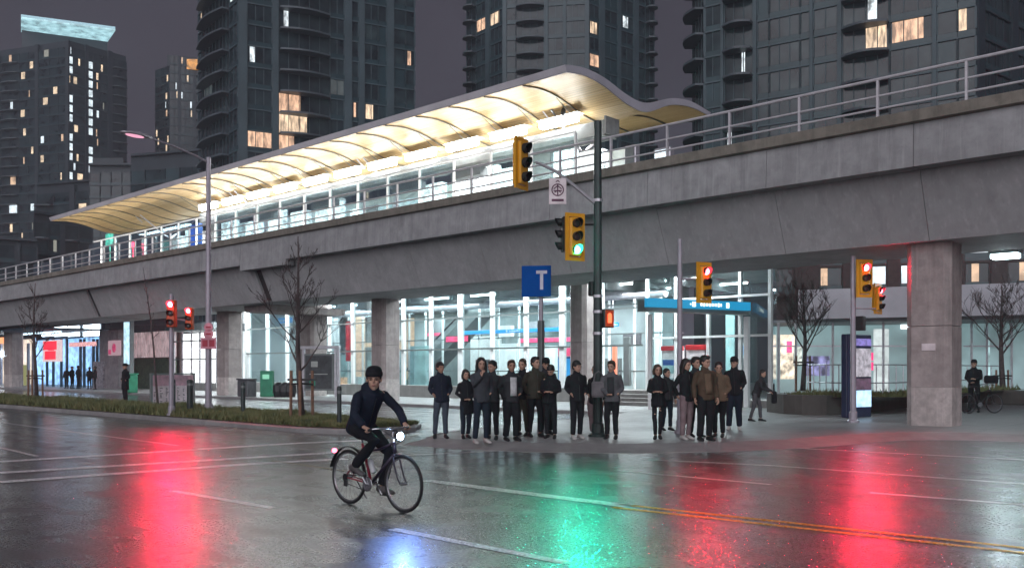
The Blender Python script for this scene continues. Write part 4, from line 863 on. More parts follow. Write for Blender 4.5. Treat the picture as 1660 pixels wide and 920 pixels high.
def facade(root,A,B,z0,z1,fh,bays,lit=.04,rng=None,LWs=LW,fm=TF,detail=True,wins=None,sp=None,setback=.25,mulls=True,litset={}):
    """A,B ground corners (world); bays: list of (width fraction, kind). Builds frame, slabs, balconies; window panes are listed in wins."""
    A=Vector((A.x,A.y,0)); B=Vector((B.x,B.y,0)); L=(B-A).length; u=(B-A)/L; n=Vector((u.y,-u.x,0))
    if n.dot(-A)<0: n=-n
    X=Matrix(((u.x,n.x,0,A.x),(u.y,n.y,0,A.y),(0,0,1,0),(0,0,0,1)))
    fr=MB(); slabs=fr; nf=int((z1-z0)/fh); tot=sum(b[0] for b in bays); s=0
    for bi,(bw,kind) in enumerate(bays):
        w=bw/tot*L
        if kind=='p': fr.box((s,-.4,z0),(s+w,.32,z1),X)
        for k in range(nf):
            zb=z0+k*fh; 
            if kind=='p': continue
            zs=zb+(.75 if kind!='b' else .18)
            if kind=='w' or kind=='s':
                fr.box((s,-.3,zb-.02),(s+w,.16,zb+.16),X)
                slabs.mat(2).box((s+.02,-.3,zb+.165),(s+w-.02,.04,zs),X).mat(0)
            npan=max(1,int(round(w/1.35)))
            for q in range(npan+1):
                if mulls or q in (0,npan): 
                    mw=.11 if q in (0,npan) else .045
                    fr.box((s+w*q/npan-mw,-.25,zs),(s+w*q/npan+mw,.12 if q in(0,npan) else .08,zb+fh-.025),X)
            if kind!='s' or rng.random()<.5:
                r=rng.random(); l=litset.get((bi,k))
                if l is None and r<lit:
                    f0=rng.uniform(0,.55); l=(rng.choice((0,0,1,1,2,3)),f0,min(1,f0+rng.choice((.15,.3,.45))))
                if isinstance(l,tuple):
                    l,f0,f1=l; qs=[(0,f0,None),(f0,f1,l),(f1,1,None)]
                else: qs=[(0,1,l)]
                for f0,f1,ll in qs:
                    if f1-f0>.02: wins.append((ll,X,(s+.06+(w-.12)*f0,-.03,zs+.03),(s+.06+(w-.12)*f1-.004,.0,zb+fh-.05)))
            else: slabs.mat(2).box((s+.06,-.3,zs+.005),(s+w-.06,-.01,zb+fh-.05),X).mat(0)
            if kind=='b':
                sl=MB(); dpt=1.7; nn=10; pts=[(s+w*.02+(w*.96)*i/nn, .15+dpt*(.55+.45*math.sin(PI*i/nn))) for i in range(nn+1)]
                poly=[(pts[0][0],-.2)]+pts+[(pts[-1][0],-.2)]
                sl.loft([[tuple(X@Vector((a,b,z))) for a,b in poly] for z in (zb-.12,zb+.13)])
                bo=childpos(sl,'balcony',TSL,root)
                if detail:
                    rr=MB(); 
                    for a,b in pts: rr.box((a-.03,b-.1,zb+.135),(a+.03,b-.04,zb+1.1),X)
                    for i in range(nn):
                        a,b=pts[i],pts[i+1]; rr.tube([X@Vector((a[0],a[1]-.07,zb+1.12)),X@Vector((b[0],b[1]-.07,zb+1.12))],.04,4)
                    ro=rr.build('balcony_railing',fm); ro.parent=bo; ro.matrix_parent_inverse=Matrix.Translation(-root.location)
        s+=w
    childpos(fr,'curtain_wall',[fm,TSL,TSP],root)
def finish(root,wins,cap=100,LWs=LW):
    wins.sort(key=lambda w:(w[0] is None))
    rest=MB()
    for i,(l,X,a,b) in enumerate(wins):
        if i<cap:
            m=MB(); m.box(a,b,X); childpos(m,'window',TG if l is None else LWs[l],root)
        else: rest.box(a,b,X)
    if rest.v: o=childpos(rest,'window',TG,root); o['kind']='stuff'
def body(root,pts,z0,z1,mat=TFD,name='wall'):
    m=MB(); m.prism([(p.x,p.y) for p in pts],z0,z1); childpos(m,name,mat,root)
def P(px,d): return D(px,d)
R_=random.Random(11)
# tower behind the left half of the roof
tc_=empty('apartment_tower',tuple(P(500,135)),0,'tall teal glass tower with curved balconies behind the left half of the station roof','tower')
P0,P1,P2=P(322,133),P(386,121),P(672,132); w_=[]
facade(tc_,P0,P1,8.2,60,2.9,[(.3,'w'),(1.8,'b'),(.5,'w')],.05,R_,wins=w_,litset={(1,17):1,(2,15):2,(1,13):None})
facade(tc_,P1,P2,8.2,60,2.9,[(.5,'p'),(1.45,'w'),(.35,'p'),(3.1,'b'),(.9,'w'),(.45,'p'),(.45,'w'),(.35,'p'),(.9,'w'),(.55,'s'),(.45,'p'),(.8,'s'),(.6,'w')],.035,R_,wins=w_,
   litset={(3,10):(0,0,.42),(3,9):(1,.0,.55),(3,8):(0,0,.3),(1,8):0,(8,10):(1,.1,.65),(6,10):(0,.3,.65),(12,13):(0,.2,.6),(4,11):3,(3,14):(2,.1,.2),(1,12):(2,.1,.3)})
body(tc_,[P(323,134),P(387,121.6),P(671,132.6),P(650,160),P(330,160)],0,60.3); finish(tc_,w_)
# tower behind the crest of the roof
td=empty('apartment_tower',tuple(P(900,160)),0,'hazy blue grey tower behind the crest of the station roof','tower'); w_=[]
facade(td,P(757,168),P(815,160),26,82,2.9,[(.5,'b'),(.5,'w'),(.2,'p'),(.6,'w')],.01,R_,wins=w_,litset={(1,13):0,(3,13):(1,0,.7),(3,8):(2,.2,.4)})
facade(td,P(815,160),P(955,158),26,82,2.9,[(.2,'p'),(.5,'w'),(1.5,'b'),(.2,'p'),(.8,'w'),(.15,'p'),(1.0,'w'),(.2,'p')],.03,R_,wins=w_)
facade(td,P(955,158),P(1060,168),26,82,2.9,[(.5,'w'),(.25,'p'),(.7,'s'),(.15,'p'),(.7,'w'),(.25,'p'),(.4,'w'),(.5,'b')],.012,R_,wins=w_,litset={(0,12):(1,.1,.8),(0,10):0,(4,13):(2,.2,.6)})
body(td,[P(758,169),P(815,160.7),P(955,158.7),P(1059,168.7),P(1040,190),P(780,190)],0,82.3); finish(td,w_)
# tower at the right
te=empty('apartment_tower',tuple(P(1400,110)),0,'nearest glass tower with rounded balconies behind the right guideway railing','tower'); w_=[]
facade(te,P(1124,108),P(1142,103),17,50,2.95,[(1,'b')],.01,R_,wins=w_)
facade(te,P(1142,103),P(1582,88),14,50,2.95,[(.75,'s'),(.12,'p'),(1.25,'b'),(.15,'p'),(.5,'s'),(1.25,'w'),(.4,'w'),(.12,'p'),(.95,'w'),(.15,'p'),(1.75,'b'),(1.5,'w'),(.14,'p'),(.7,'s'),(.6,'w')],.01,R_,wins=w_,
   litset={(10,7):(1,.5,.95),(11,7):(0,.05,.8),(14,7):(1,0,.5),(10,8):(2,.55,.75),(2,4):(2,.1,.25),(2,7):(2,.6,.72)})
facade(te,P(1582,88),P(1760,104),14,50,2.95,[(.3,'p'),(1.4,'w'),(.3,'p'),(1.4,'w'),(.4,'p'),(2.4,'b')],.015,R_,wins=w_,fm=TFD)
body(te,[P(1125,108.6),P(1142,103.5),P(1582,88.6),P(1759,104.6),P(1700,140),P(1150,140)],0,50.3); finish(te,w_)
# left tower with the glowing crown
ta=empty('apartment_tower',tuple(P(100,300)),0,'dark left tower with many lit windows and a glowing slanted crown','tower'); w_=[]
facade(ta,P(-60,290),P(112,276),30,104,3.0,[(.7,'w'),(.6,'w'),(.5,'w'),(.2,'p'),(.7,'w'),(1.2,'b'),(.6,'w'),(.5,'w'),(.2,'p'),(.7,'w'),(.6,'w'),(.5,'w'),(.2,'p')],.20,R_,wins=w_,LWs=LW2,fm=TFD,detail=False,mulls=False)
facade(ta,P(112,276),P(205,290),30,104,3.0,[(.25,'w'),(.8,'w'),(.2,'p'),(.32,'w'),(.5,'w'),(.5,'w'),(.3,'p'),(1,'b')],.18,R_,wins=w_,LWs=LW2,fm=TFD,detail=False,mulls=False,
   litset={**{(0,k):2 for k in (3,5,6,8,9,10,12,13,14,16,17,18,21,22)},**{(3,k):2 for k in (6,7,9,11,12,13,15,16,17,18,19,20,21,22)}})
body(ta,[P(-60,291),P(112,277),P(204,291),P(190,330),P(-60,330)],0,104.2)
t0,t1=D(34,285,30).z,D(186,292,50).z
a,b,c,d=P(34,285),P(187,292),P(172,303.5),P(34,296)
m=MB(); m.loft([[(v.x,v.y,z) for v,z in ((a,t0),(b,t1),(c,t1-.2),(d,t0-.2))],[(v.x,v.y,z+.5) for v,z in ((a,t0),(b,t1),(c,t1),(d,t0))]]); childpos(m,'crown_soffit',emis('crown_glow',(.50,.84,.92),.95,(.3,.4,.4),(.30,.40)),ta)
m=MB(); m.loft([[(v.x,v.y,z+.52) for v,z in ((a,t0),(b,t1),(c,t1),(d,t0))],[(v.x,v.y,z+1.3) for v,z in ((a,t0),(b,t1),(c,t1),(d,t0))]]); childpos(m,'crown_roof',emis('crown_rim',(.5,.85,1),.6),ta)
m=MB(); q=[P(35,294),P(174,301),P(166,325),P(44,325)]; m.loft([[(v.x,v.y,104.21) for v in q],[(v.x,v.y,z) for v,z in zip(q,(t0-.3,t1-.3,t1-.3,t0-.3))]]); childpos(m,'plant_room',TFD,ta)
finish(ta,w_,LWs=LW2)
tb=empty('apartment_tower',tuple(P(285,320)),0,'slim distant dark tower topped by a small orange lit box','tower'); w_=[]
facade(tb,P(252,310),P(275,305),40,106,3.0,[(.6,'w'),(.6,'w'),(.6,'w')],.16,R_,wins=w_,fm=TFD,detail=False,mulls=False)
facade(tb,P(275,304),P(330,308),40,109,3.0,[(.6,'w'),(.5,'w'),(.3,'p'),(.6,'w'),(.5,'w'),(.5,'w'),(.3,'p'),(1,'b')],.18,R_,wins=w_,fm=TFD,detail=False,mulls=False)
body(tb,[P(253,311),P(275,305.5),P(330,309),P(325,330),P(260,330)],0,106.2); body(tb,[P(271,306),P(322,309),P(320,325),P(275,325)],106.3,110)
a=D(301,306,112); b=D(319,306,96); m=MB(); m.loft([[(a.x,a.y,a.z),(b.x,b.y,a.z),(b.x+2,b.y+3,a.z),(a.x+2,a.y+3,a.z)],[(a.x,a.y,b.z),(b.x,b.y,b.z),(b.x+2,b.y+3,b.z),(a.x+2,a.y+3,b.z)]]); childpos(m,'penthouse',emis('orange_penthouse',(1,.42,.06),1.0,vary=(.6,.3)),tb)
finish(tb,w_,LWs=LW2)
zz=lambda px,py,dd: D(px,dd,py).z
def lowblock(name,px0,px1,d0,d1,z,label,bays,lit,litset={},fm=TFD,fh=3.0,z0=8,back=25,cat='building',steps=()):
    r=empty(name,tuple(P((px0+px1)/2,d0+8)),0,label,cat); w_=[]
    facade(r,P(px0,d0),P(px1,d1),z0,z,fh,bays,lit,R_,wins=w_,LWs=LW2,fm=fm,detail=False,mulls=False,litset=litset)
    a,b=P(px0,d0+.5),P(px1,d1+.5); body(r,[a,b,P(px1,d1+back),P(px0,d0+back)],0,z+.5)
    m=MB(); m.loft([[(q.x,q.y,zz_) for q in (P(px0,d0-.8),P(px1,d1-.8),P(px1,d1+4),P(px0,d0+4))] for zz_ in (z+.51,z+.95)]); childpos(m,'roof_edge',fm,r)
    for (q0,q1,h) in steps:
        m=MB(); m.loft([[(q.x,q.y,zz_) for q in (P(q0,d0+3),P(q1,d0+3),P(q1,d0+9),P(q0,d0+9))] for zz_ in (z+.96,z+h)]); childpos(m,'roof_box',fm,r)
    finish(r,w_,LWs=LW2)
lowblock('office_block',145,215,205,205,zz(0,272,205),'low dark block with a row of cream windows below the left tower',[(1,'w'),(1,'w'),(1,'w'),(1,'w')],.02,{(0,9):1,(1,9):1,(2,9):1,(0,10):None},steps=((150,200,3),))
lowblock('office_block',212,330,190,185,zz(0,258,190),'low dark block with two lit windows behind the street lamp arm',[(1,'s'),(1.4,'w'),(1,'s'),(.8,'w'),(.8,'w')],.02,{(3,9):2,(4,9):2},steps=((225,300,2),))
lowblock('terraced_block',55,150,165,172,zz(0,355,168),'terraced dark block just left of the station roof tip',[(1,'b'),(.8,'w'),(.3,'p'),(1,'b'),(1,'w')],.06)
lowblock('terraced_block',-60,60,150,155,zz(0,390,150),'lowest dark terraced block at the left edge above the guideway',[(1,'w'),(1,'b'),(1,'w'),(.3,'p'),(1,'b')],.06)
lowblock('mid_block',60,150,215,210,zz(0,300,212),'dark block with balconies between the left tower and the terraced block',[(1,'b'),(1,'w'),(.3,'p'),(1,'w')],.08)
# ------------------------------------------------------------------ buildings seen under the right part of the guideway
rb=empty('white_band_building',tuple(P(1390,62)),0,'low building with a plain white fascia and teal shopfront right of the station','building')
def slab(r,px0,px1,d0,d1,z0,z1,mat,name,back=3):
    m=MB(); q=[P(px0,d0),P(px1,d1),P(px1,d1+back),P(px0,d0+back)]; m.loft([[(v.x,v.y,z0) for v in q],[(v.x,v.y,z1) for v in q]]); return childpos(m,name,mat,r)
slab(rb,1258,1800,52,46,4.30,4.46,M['wallgrey'],'soffit',6)
slab(rb,1294,1800,51,45.2,4.47,6.15,plain('band_wall',(.42,.42,.46),.6,0,.12,.8),'fascia',8)
slab(rb,1256,1800,56,50,.13,4.29,emis('shopfront_back',(.30,.48,.50),.42,(.3,.35,.36),(.35,.35)),'rear_wall',.3)
for px,l in ((1262,0),(1290,0),(1350,0),(1432,0),(1475,0),(1575,0),(1600,0),(1640,0),(1700,0)):
    slab(rb,px-2,px+2,51.5,51.4,.13,4.29,M['galv'],'mullion',.12)
for px0,px1 in ((1262,1350),(1352,1432),(1434,1475),(1562,1640),(1642,1700)): slab(rb,px0,px1,51.6,51.5,2.9,2.98,M['galv'],'transom',.08)
slab(rb,1265,1290,54,54,1.0,3.7,emis('shop_items',(1,.85,.65),1.3,vary=(1.5,.1)),'shop_display',.2)
slab(rb,1275,1284,53.6,53.6,2.6,3.3,gp,'neon_sign',.1); slab(rb,1286,1300,53.6,53.6,1.8,3.0,emis('shop_items2',(.9,1,.9),.8,vary=(3,.1)),'shop_display',.1)
slab(rb,1305,1345,54,54,1.2,2.4,emis('shop_items3',(.5,.5,1),.55,vary=(2,.1)),'shop_display',.1)
slab(rb,1416,1441,53,53,.3,4.0,emis('white_poster_panel',(.75,.85,.85),.7,vary=(1.4,.6)),'door_panel',.1)
slab(rb,1460,1480,52.8,52.8,4.0,4.25,emis('strip_white',(.8,.95,1),1.8),'light_strip',.2)
slab(rb,1565,1584,50,50,4.35,4.55,emis('strip_white2',(.8,.95,1),2.2),'light_strip',.2); slab(rb,1610,1655,50,50,4.35,4.5,emis('strip_white3',(.8,.95,1),2.0),'light_strip',.2)
slab(rb,1600,1637,52,52,1.2,3.6,emis('lab_panel',(.55,.85,.88),.8,vary=(1.1,.25)),'window',.1); slab(rb,1645,1700,52,52,1.2,4.2,emis('lab_panel2',(.4,.7,.75),.8,vary=(1.2,.2)),'window',.1)
ub=empty('brick_block',tuple(P(1400,75)),0,'dark brown block with rows of lit windows above the white fascia building','building'); w_=[]
facade(ub,P(1250,72),P(1720,66),7.5,16,2.2,[(1,'w'),(1,'p'),(1,'w'),(1,'p'),(.8,'w'),(.5,'p'),(1,'w'),(1,'w'),(.5,'p'),(1,'w'),(.6,'p'),(1,'w'),(1,'w')],.55,R_,wins=w_,fm=plain('brown_wall',(.06,.045,.045),.8),detail=False,litset={(4,0):2,(6,0):1,(7,0):2,(4,1):1,(6,1):2,(7,1):2,(9,1):2})
body(ub,[P(1250,72.5),P(1720,66.5),P(1720,90),P(1250,90)],0,16.5,plain('brown_brick',(.05,.038,.04),.85)); finish(ub,w_,LWs=[LW2[0],LW2[2],LW2[2],LW2[3]])
m=MB(); a=D(1605,27,418); b=D(1637,27,412); m.bbox((a.x,a.y,a.z-.02),(a.x+.72,a.y+.5,a.z+.11),.02); m.mat(1).bbox((a.x-.05,a.y-.04,a.z+.115),(a.x+.77,a.y+.54,a.z+.25),.02); m.cyl((a.x+.36,a.y+.25,a.z+.2),(a.x+.36,a.y+.25,6.5),.03,6)
tag(m.build('undercroft_lamp',[emis('undercroft_lamp',(.7,.95,1),9),M['transom']]),'rectangular white lamp hanging under the guideway right of the near pier','lamp'); UL=(a.x+.36,a.y+.2,a.z-.15)
SIGNAL_LIGHTS.append(('undercroft_lamp_light',UL,(.75,.95,1),170))
# planter wall with railing
pts=[G(px,py,.12) for px,py in ((1243,667),(1270,670.5),(1300,672),(1340,672.5),(1372,671.5),(1410,668),(1450,663),(1480,659.5),(1530,655),(1570,652))]
m=MB(); rings=[]
for i,p in enumerate(pts):
    t=(pts[min(i+1,len(pts)-1)]-pts[max(i-1,0)]).normalized(); n=Vector((-t.y,t.x,0))
    if n.dot(p)<0: n=-n
    q=p+n*.35; rings.append([(p.x,p.y,.12),(q.x,q.y,.12),(q.x,q.y,.76),(p.x,p.y,.76)])
m.loft(rings); tag(m.build('planter_wall',M['planter']),'low curved dark concrete planter wall right of the station entrance','planter wall')
m=MB(); back=[p+Vector((2.0,2.8,0)) for p in pts[::-1]]; poly=[(p.x+.2,p.y+.25) for p in pts]+[(p.x,p.y) for p in back]; m.add([(x,y,.70) for x,y in poly],[tuple(range(len(poly)))]); S('planter_soil',m,M['soil'])
hr=empty('planter_railing',(pts[3].x,pts[3].y,.7),0,'thin grey railing behind the curved planter wall','railing')
rp=[p+Vector((.9,1.3,0)) for p in pts]
for z in (1.75,1.15):
    m=MB(); m.tube([(p.x,p.y,z) for p in rp],.022,6); childpos(m,'rail',M['galv'],hr)
for p,q in zip(rp[:-1],rp[1:]):
    for k in range(3):
        r=p.lerp(q,k/3); m=MB(); m.cyl((r.x,r.y,.7),(r.x,r.y,1.75),.018,6); childpos(m,'post',M['galv'],hr)
m=MB()
for i in range(1600):
    k=random.random()*(len(pts)-1.001); a,b=pts[int(k)],pts[int(k)+1]; p=a.lerp(b,k-int(k))+Vector((.68,.74,0))*random.uniform(.5,2.6); h=.1+.25*random.random()*max(.2,noise.noise((p.x,p.y,0))+.6)
    w=.03; l=random.uniform(-.1,.1); m.add([(p.x-w,p.y,.7),(p.x+w,p.y,.7),(p.x+l,p.y+l,.7+h)],[(0,1,2)])
tag(m.build('ground_cover',M['grass'],fix=False),'low dark ground cover in the planter',None,kind='stuff')
# ------------------------------------------------------------------ information kiosk
k0,k1=G(1373,677,.12),G(1413,675,.12)
kd=(k1-k0).normalized(); ang=math.atan2(kd.y,kd.x); KW=(k1-k0).length
ki=empty('information_kiosk',tuple(k0),ang,'tall dark blue information kiosk with stacked lit panels beside the signal pole','kiosk')
KB=plain('kiosk_body',(.03,.04,.09),.35)
m=MB(); m.bbox((0,0,0),(KW,.22,2.55),.03); m.build('body',KB,ki)
m=MB(); m.bbox((KW*.0,-.06,.0),(KW*.25,-.003,2.55),.01); m.build('side_fin',plain('kiosk_fin',(.02,.03,.09),.4),ki)
for z0,z1,mt in ((2.2,2.42,emis('kiosk_purple',(.25,.2,.6),.8,vary=(8,.3))),(1.25,2.12,emis('kiosk_poster',(.45,.42,.48),.9,vary=(6,.35))),(.85,1.2,emis('kiosk_dark',(.2,.1,.18),.5,vary=(8,.2))),(.32,.83,emis('kiosk_screen',(.45,.72,1),1.3,vary=(4,.6)))):
    m=MB(); m.box((KW*.30,-.03,z0),(KW*.95,-.004,z1)); m.build('panel',mt,ki)
for z in (1.75,1.45):
    m=MB(); m.box((KW+.02,.02,z),(KW+.12,.2,z+.25)); m.build('side_lamp',emis('kiosk_pink',(1,.03,.2),.9),ki)
# ------------------------------------------------------------------ signals
GL=lambda c,s: emis('lens_'+c,s[0],s[1])
LR=emis('red_lens',(1,.03,.05),38); LGn=emis('green_lens',(.03,1,.66),30); LD=plain('dark_lens',(.05,.03,.03),.25); LO=emis('hand_lens',(1,.16,.05),2.2)
def lens3(root,face,lit,r=.1,box=(.36,1.0),mbody=None,three=True,backplate=True,sz=1.0):
    """face: angle the lenses look to (world, local -Y)"""
    W,H=box[0]*sz,box[1]*sz; r=r*sz
    m=MB(); m.bbox((-W*.42,-.08,-H/2+.04),(W*.42,.14,H/2-.04),.03); hb=m.build('housing',mbody or M['yellow'],root)
    if backplate:
        m=MB(); t=.035
        m.box((-W/2-.07,-.02,-H/2-.06),(-W/2+.02,.02,H/2+.06)); m.box((W/2-.02,-.02,-H/2-.06),(W/2+.07,.02,H/2+.06)); m.box((-W/2+.021,-.02,H/2-.02),(W/2-.021,.02,H/2+.06)); m.box((-W/2+.021,-.02,-H/2-.06),(W/2-.021,.02,-H/2+.02)); m.build('backplate',M['yellow'],root)
    for k,z in enumerate((H*.31,0,-H*.31)):
        m=MB(); n=20
        m.lathe([(.02,0),(r*.7,.0),(r,.0),(r*.9,.025),(r*.5,.045),(.01,.05)],n=20,M=Matrix.Translation((0,-.085,z))@Matrix.Rotation(PI/2,4,'X'))
        c={'r':0,'y':1,'g':2}.get(lit); mt=LD
        if c==k: mt=LR if lit=='r' else LGn
        m.build('lens',mt,root)
        m=MB(); vs=[];fs=[]
        for L_,rr in ((0,r*1.15),(.17*sz,r*1.15)):
            for i in range(n+1):
                a=-.25*PI+1.5*PI*i/n; q=.17*sz*(.25+.75*max(0,math.sin(a)*.5+.5)) if L_ else 0
                vs.append((rr*math.cos(a),-.085-q,z+rr*math.sin(a)))
        for L_,rr in ((.17*sz,r*1.09),(0,r*1.09)):
            for i in range(n+1):
                a=-.25*PI+1.5*PI*i/n; q=.17*sz*(.25+.75*max(0,math.sin(a)*.5+.5)) if L_ else 0
                vs.append((rr*math.cos(a),-.085-q,z+rr*math.sin(a)))
        N=n+1
        for j in range(3):
            for i in range(n): fs.append((j*N+i,j*N+i+1,(j+1)*N+i+1,(j+1)*N+i))
        m.add(vs,fs); m.build('visor',M['black'],root)
SPW=2.7
def signal(px,py,d,faceoff,lit,label,sz=1.0,power=0,body_=None,three=True,backplate=True,name='traffic_light',group=None):
    p=D(px,d,py); r=empty(name,tuple(p),YAW+math.radians(faceoff),label,'traffic light'); lens3(r,0,lit,sz=sz,mbody=body_,backplate=backplate)
    if power:
        a=YAW+math.radians(faceoff); f=Vector((math.sin(a),-math.cos(a),0)); k={'r':.31,'y':0,'g':-.31}[lit]
        q=p+f*.15*sz+Vector((0,0,k*sz)); SIGNAL_LIGHTS.append((lit+'_signal_light',tuple(q),(1,.008,.05) if lit=='r' else (.0,1,.62),power*SPW,tuple((f+(Vector((0,2,0))-p).normalized())*.5+Vector((0,0,-.08)))))
    return r
def pole(px,base,ztop,r0,r1,mat,name,label,cat,n=12,z=.12):
    g=G(px,base,z); r=empty(name,tuple(g),0,label,cat); m=MB(); m.smooth=False
    m.tube([(0,0,0),(0,0,ztop-z)],[r0,r1],n); m.build('shaft',mat,r)
    m=MB(); m.lathe([(r0*1.9,0),(r0*1.9,.05),(r0*1.35,.09),(r0*1.3,.28),(r0*1.02,.32)],n=n); m.build('base',mat,r); return r,g
# big dark signal pole at the corner
bp_,bg_=pole(969,707,7.05,.105,.085,M['darkpole'],'signal_pole','thick dark green signal pole among the waiting people with an arm to the left','signal pole')
dP=F*(CH-.12)/(707-HY)
def loc(root,v): return Matrix.Rotation(-root.rotation_euler.z,4,'Z')@(v-root.location)
m=MB(); a=D(966,dP,330); b=D(930,dP-.1,300); c=D(900,dP-.2,277); d=D(868,dP-.3,262)
m.tube([loc(bp_,v) for v in (a,b,c,d)],[.045,.04,.036,.03],8); m.build('mast_arm',M['galv'],bp_)
m=MB(); 
for py in (325,480,505,540): 
    v=loc(bp_,D(969,dP,py)); m.lathe([(.115,-.03),(.115,.03)],tuple(v),12)
m.build('clamp_band',M['galv'],bp_)
signal(845,265,dP-.3,56,'n','unlit yellow traffic light at the end of the mast arm, top of all the signals',1.0)
signal(932,384,dP-.15,24,'g','yellow traffic light showing green on the dark corner pole',.92,power=260)
signal(916,380,dP+.15,-80,'n','black backed traffic light seen from the side just left of the green one',.85,body_=M['black'],backplate=False)
m=MB(); v=loc(bp_,D(940,dP,384)); m.tube([v+Vector((-.25,0,.3)),loc(bp_,D(969,dP,364))],.025,6); m.build('signal_bracket',M['black'],bp_)
# bus route style sign under the arm
p=D(904,dP-.2,310); sg=empty('arm_sign',tuple(p),YAW,'small white sign with a dark emblem hanging below the mast arm','sign')
m=MB(); m.bbox((-.19,-.012,-.28),(.19,.012,.28),.005); m.build('sign_plate',M['pinkw'],sg)
m=MB(); EM=plain('emblem_dark',(.10,.02,.06),.5)
m.torus((0,-.016,.03),.125,.012,'y',28,6); m.box((-.012,-.022,-.10),(.012,-.014,.16)); m.box((-.09,-.022,.0),(.09,-.014,.022))
for s_ in (-1,1): m.tube([(s_*.085,-.018,.05),(0,-.018,.12)],.011,6); m.tube([(s_*.07,-.018,-.03),(s_*.02,-.018,.01)],.01,6); m.tube([(s_*.04,-.018,.2),(0,-.018,.235)],.009,6)
m.box((-.13,-.022,-.22),(.13,-.014,-.17)); m.build('emblem',EM,sg)
m=MB(); m.cyl((-.1,0,.28),(-.1,0,.44),.008,6); m.cyl((.1,0,.28),(.1,0,.36),.008,6); m.build('hanger',M['galv'],sg)
# pedestrian signal
p=D(986,dP-.05,516); ps=empty('pedestrian_signal',tuple(p),YAW+.5,'orange lit pedestrian signal on the right of the dark corner pole','pedestrian signal')
m=MB(); m.bbox((-.13,-.05,-.2),(.13,.15,.2),.02); m.build('housing',M['black'],ps); m=MB(); m.box((-.11,-.055,-.18),(.11,-.051,.18)); m.build('face',plain('orange_face',(.75,.10,.03),.5),ps)
m=MB()
m.box((-.05,-.066,-.10),(.05,-.058,.02)); [m.box((-.05+.027*k,-.066,.02),(-.03+.027*k,-.058,.10+.02*(k in(1,2)))) for k in range(4)]; m.build('hand_symbol',emis('hand_orange',(1,.15,.05),1.6),ps)
m=MB(); v=loc(bp_,p); m.tube([v+Vector((-.1,.05,.12)),Vector((.05,0,v.z+.12))],.02,6); m.tube([v+Vector((-.1,.05,-.12)),Vector((.05,0,v.z-.12))],.02,6); m.build('signal_bracket',M['black'],bp_)
m=MB(); v=loc(bp_,D(960,dP,468)); m.bbox((v.x-.07,v.y-.07,v.z-.16),(v.x+.05,v.y+.07,v.z+.16),.02); m.build('control_box',M['black'],bp_)
# grey pole in the middle right
p2,g2=pole(1102,702,4.6,.065,.055,M['polegrey'],'signal_pole','slim grey signal pole standing behind the people right of the entrance','signal pole'); d2=F*(CH-.12)/(702-HY)
m=MB(); m.tube([loc(p2,D(1102,d2,452)),loc(p2,D(1128,d2,452))],.03,8); m.build('bracket',M['polegrey'],p2); m=MB(); m.tube([loc(p2,D(1098,d2,540)),loc(p2,D(1108,d2,540))],.05,8); m.build('bracket',M['polegrey'],p2)
signal(1141,458,d2,30,'r','traffic light showing red left of the blue awning end, above the people',.82,power=150)
p3,g3=pole(1383,684,4.75,.085,.07,M['polegrey'],'signal_pole','grey signal pole in front of the information kiosk','signal pole'); d3=F*(CH-.12)/(684-HY)
m=MB(); m.tube([loc(p3,D(1383,d3,440)),loc(p3,D(1400,d3,440))],.03,8); m.build('bracket',M['polegrey'],p3); m=MB(); m.tube([loc(p3,D(1383,d3,500)),loc(p3,D(1420,d3,500))],.02,8); m.build('bracket',M['polegrey'],p3)
m=MB(); v=loc(p3,D(1390,d3,524)); m.bbox((v.x-.02,v.y-.1,v.z-.2),(v.x+.2,v.y+.1,v.z+.2),.02); m.build('control_box',M['black'],p3)
signal(1401,451,d3-.15,8,'r','large traffic light showing red on the pole by the kiosk',.93,power=260)
signal(1423,484,d3+.3,40,'r','smaller traffic light showing red, right of the large one by the kiosk',.74,power=60)
p4,g4=pole(278,673,4.0,.08,.07,M['polegrey'],'signal_pole','grey signal pole behind the white board on the verge','signal pole'); d4=F*(CH-.12)/(673-HY)
m=MB(); m.tube([loc(p4,D(278,d4,516)),loc(p4,D(307,d4+.2,520))],.03,8); m.build('bracket',M['polegrey'],p4)
signal(278,508,d4-.15,0,'r','larger red traffic light of the left pair above the white board',.93,power=300,body_=plain('signal_red_orange',(.62,.08,.015),.4),backplate=False)
signal(307,516,d4+.2,0,'r','smaller red traffic light right of the larger left one',.78,power=60,body_=plain('signal_red_orange2',(.7,.10,.02),.4),backplate=False)
# ------------------------------------------------------------------ street lamp
lp,lg=pole(338,668,8.85,.115,.075,M['polegrey'],'street_lamp','tall grey street lamp on the verge with its arm over the road','street lamp',16); dl=F*(CH-.12)/(668-HY)
m=MB(); h0=Vector((0,0,8.55)); arm=[h0,h0+Vector((0,-.5,.16)),h0+Vector((0,-1.3,.34)),h0+Vector((0,-2.0,.44))]
m.tube(arm,[.045,.04,.035,.03],8); m.build('arm',M['polegrey'],lp)
m=MB(); m.smooth=True; hp=h0+Vector((0,-2.0,.46)); rings=[]
for k,(y,w,zt,zb) in enumerate(((0,.05,.05,-.04),(-.15,.10,.08,-.05),(-.45,.17,.11,-.04),(-.75,.18,.09,-.03),(-.95,.12,.05,-.02),(-1.02,.04,.02,-.01))):
    rings.append([(hp.x+w*math.cos(a),hp.y+y,hp.z+(zt if math.sin(a)>0 else -zb)*math.sin(a)) for a in [2*PI*i/12 for i in range(12)]])
m.loft(rings); m.build('lamp_head',M['galv'],lp)
m=MB(); m.ball((hp.x,hp.y-.55,hp.z-.035),(.13,.32,.05),14,6); m.build('lamp_glass',emis('lamp_glass',(1,.45,.62),.7),lp)
m=MB(); v=Vector((0,-.12,5.45-2.4))
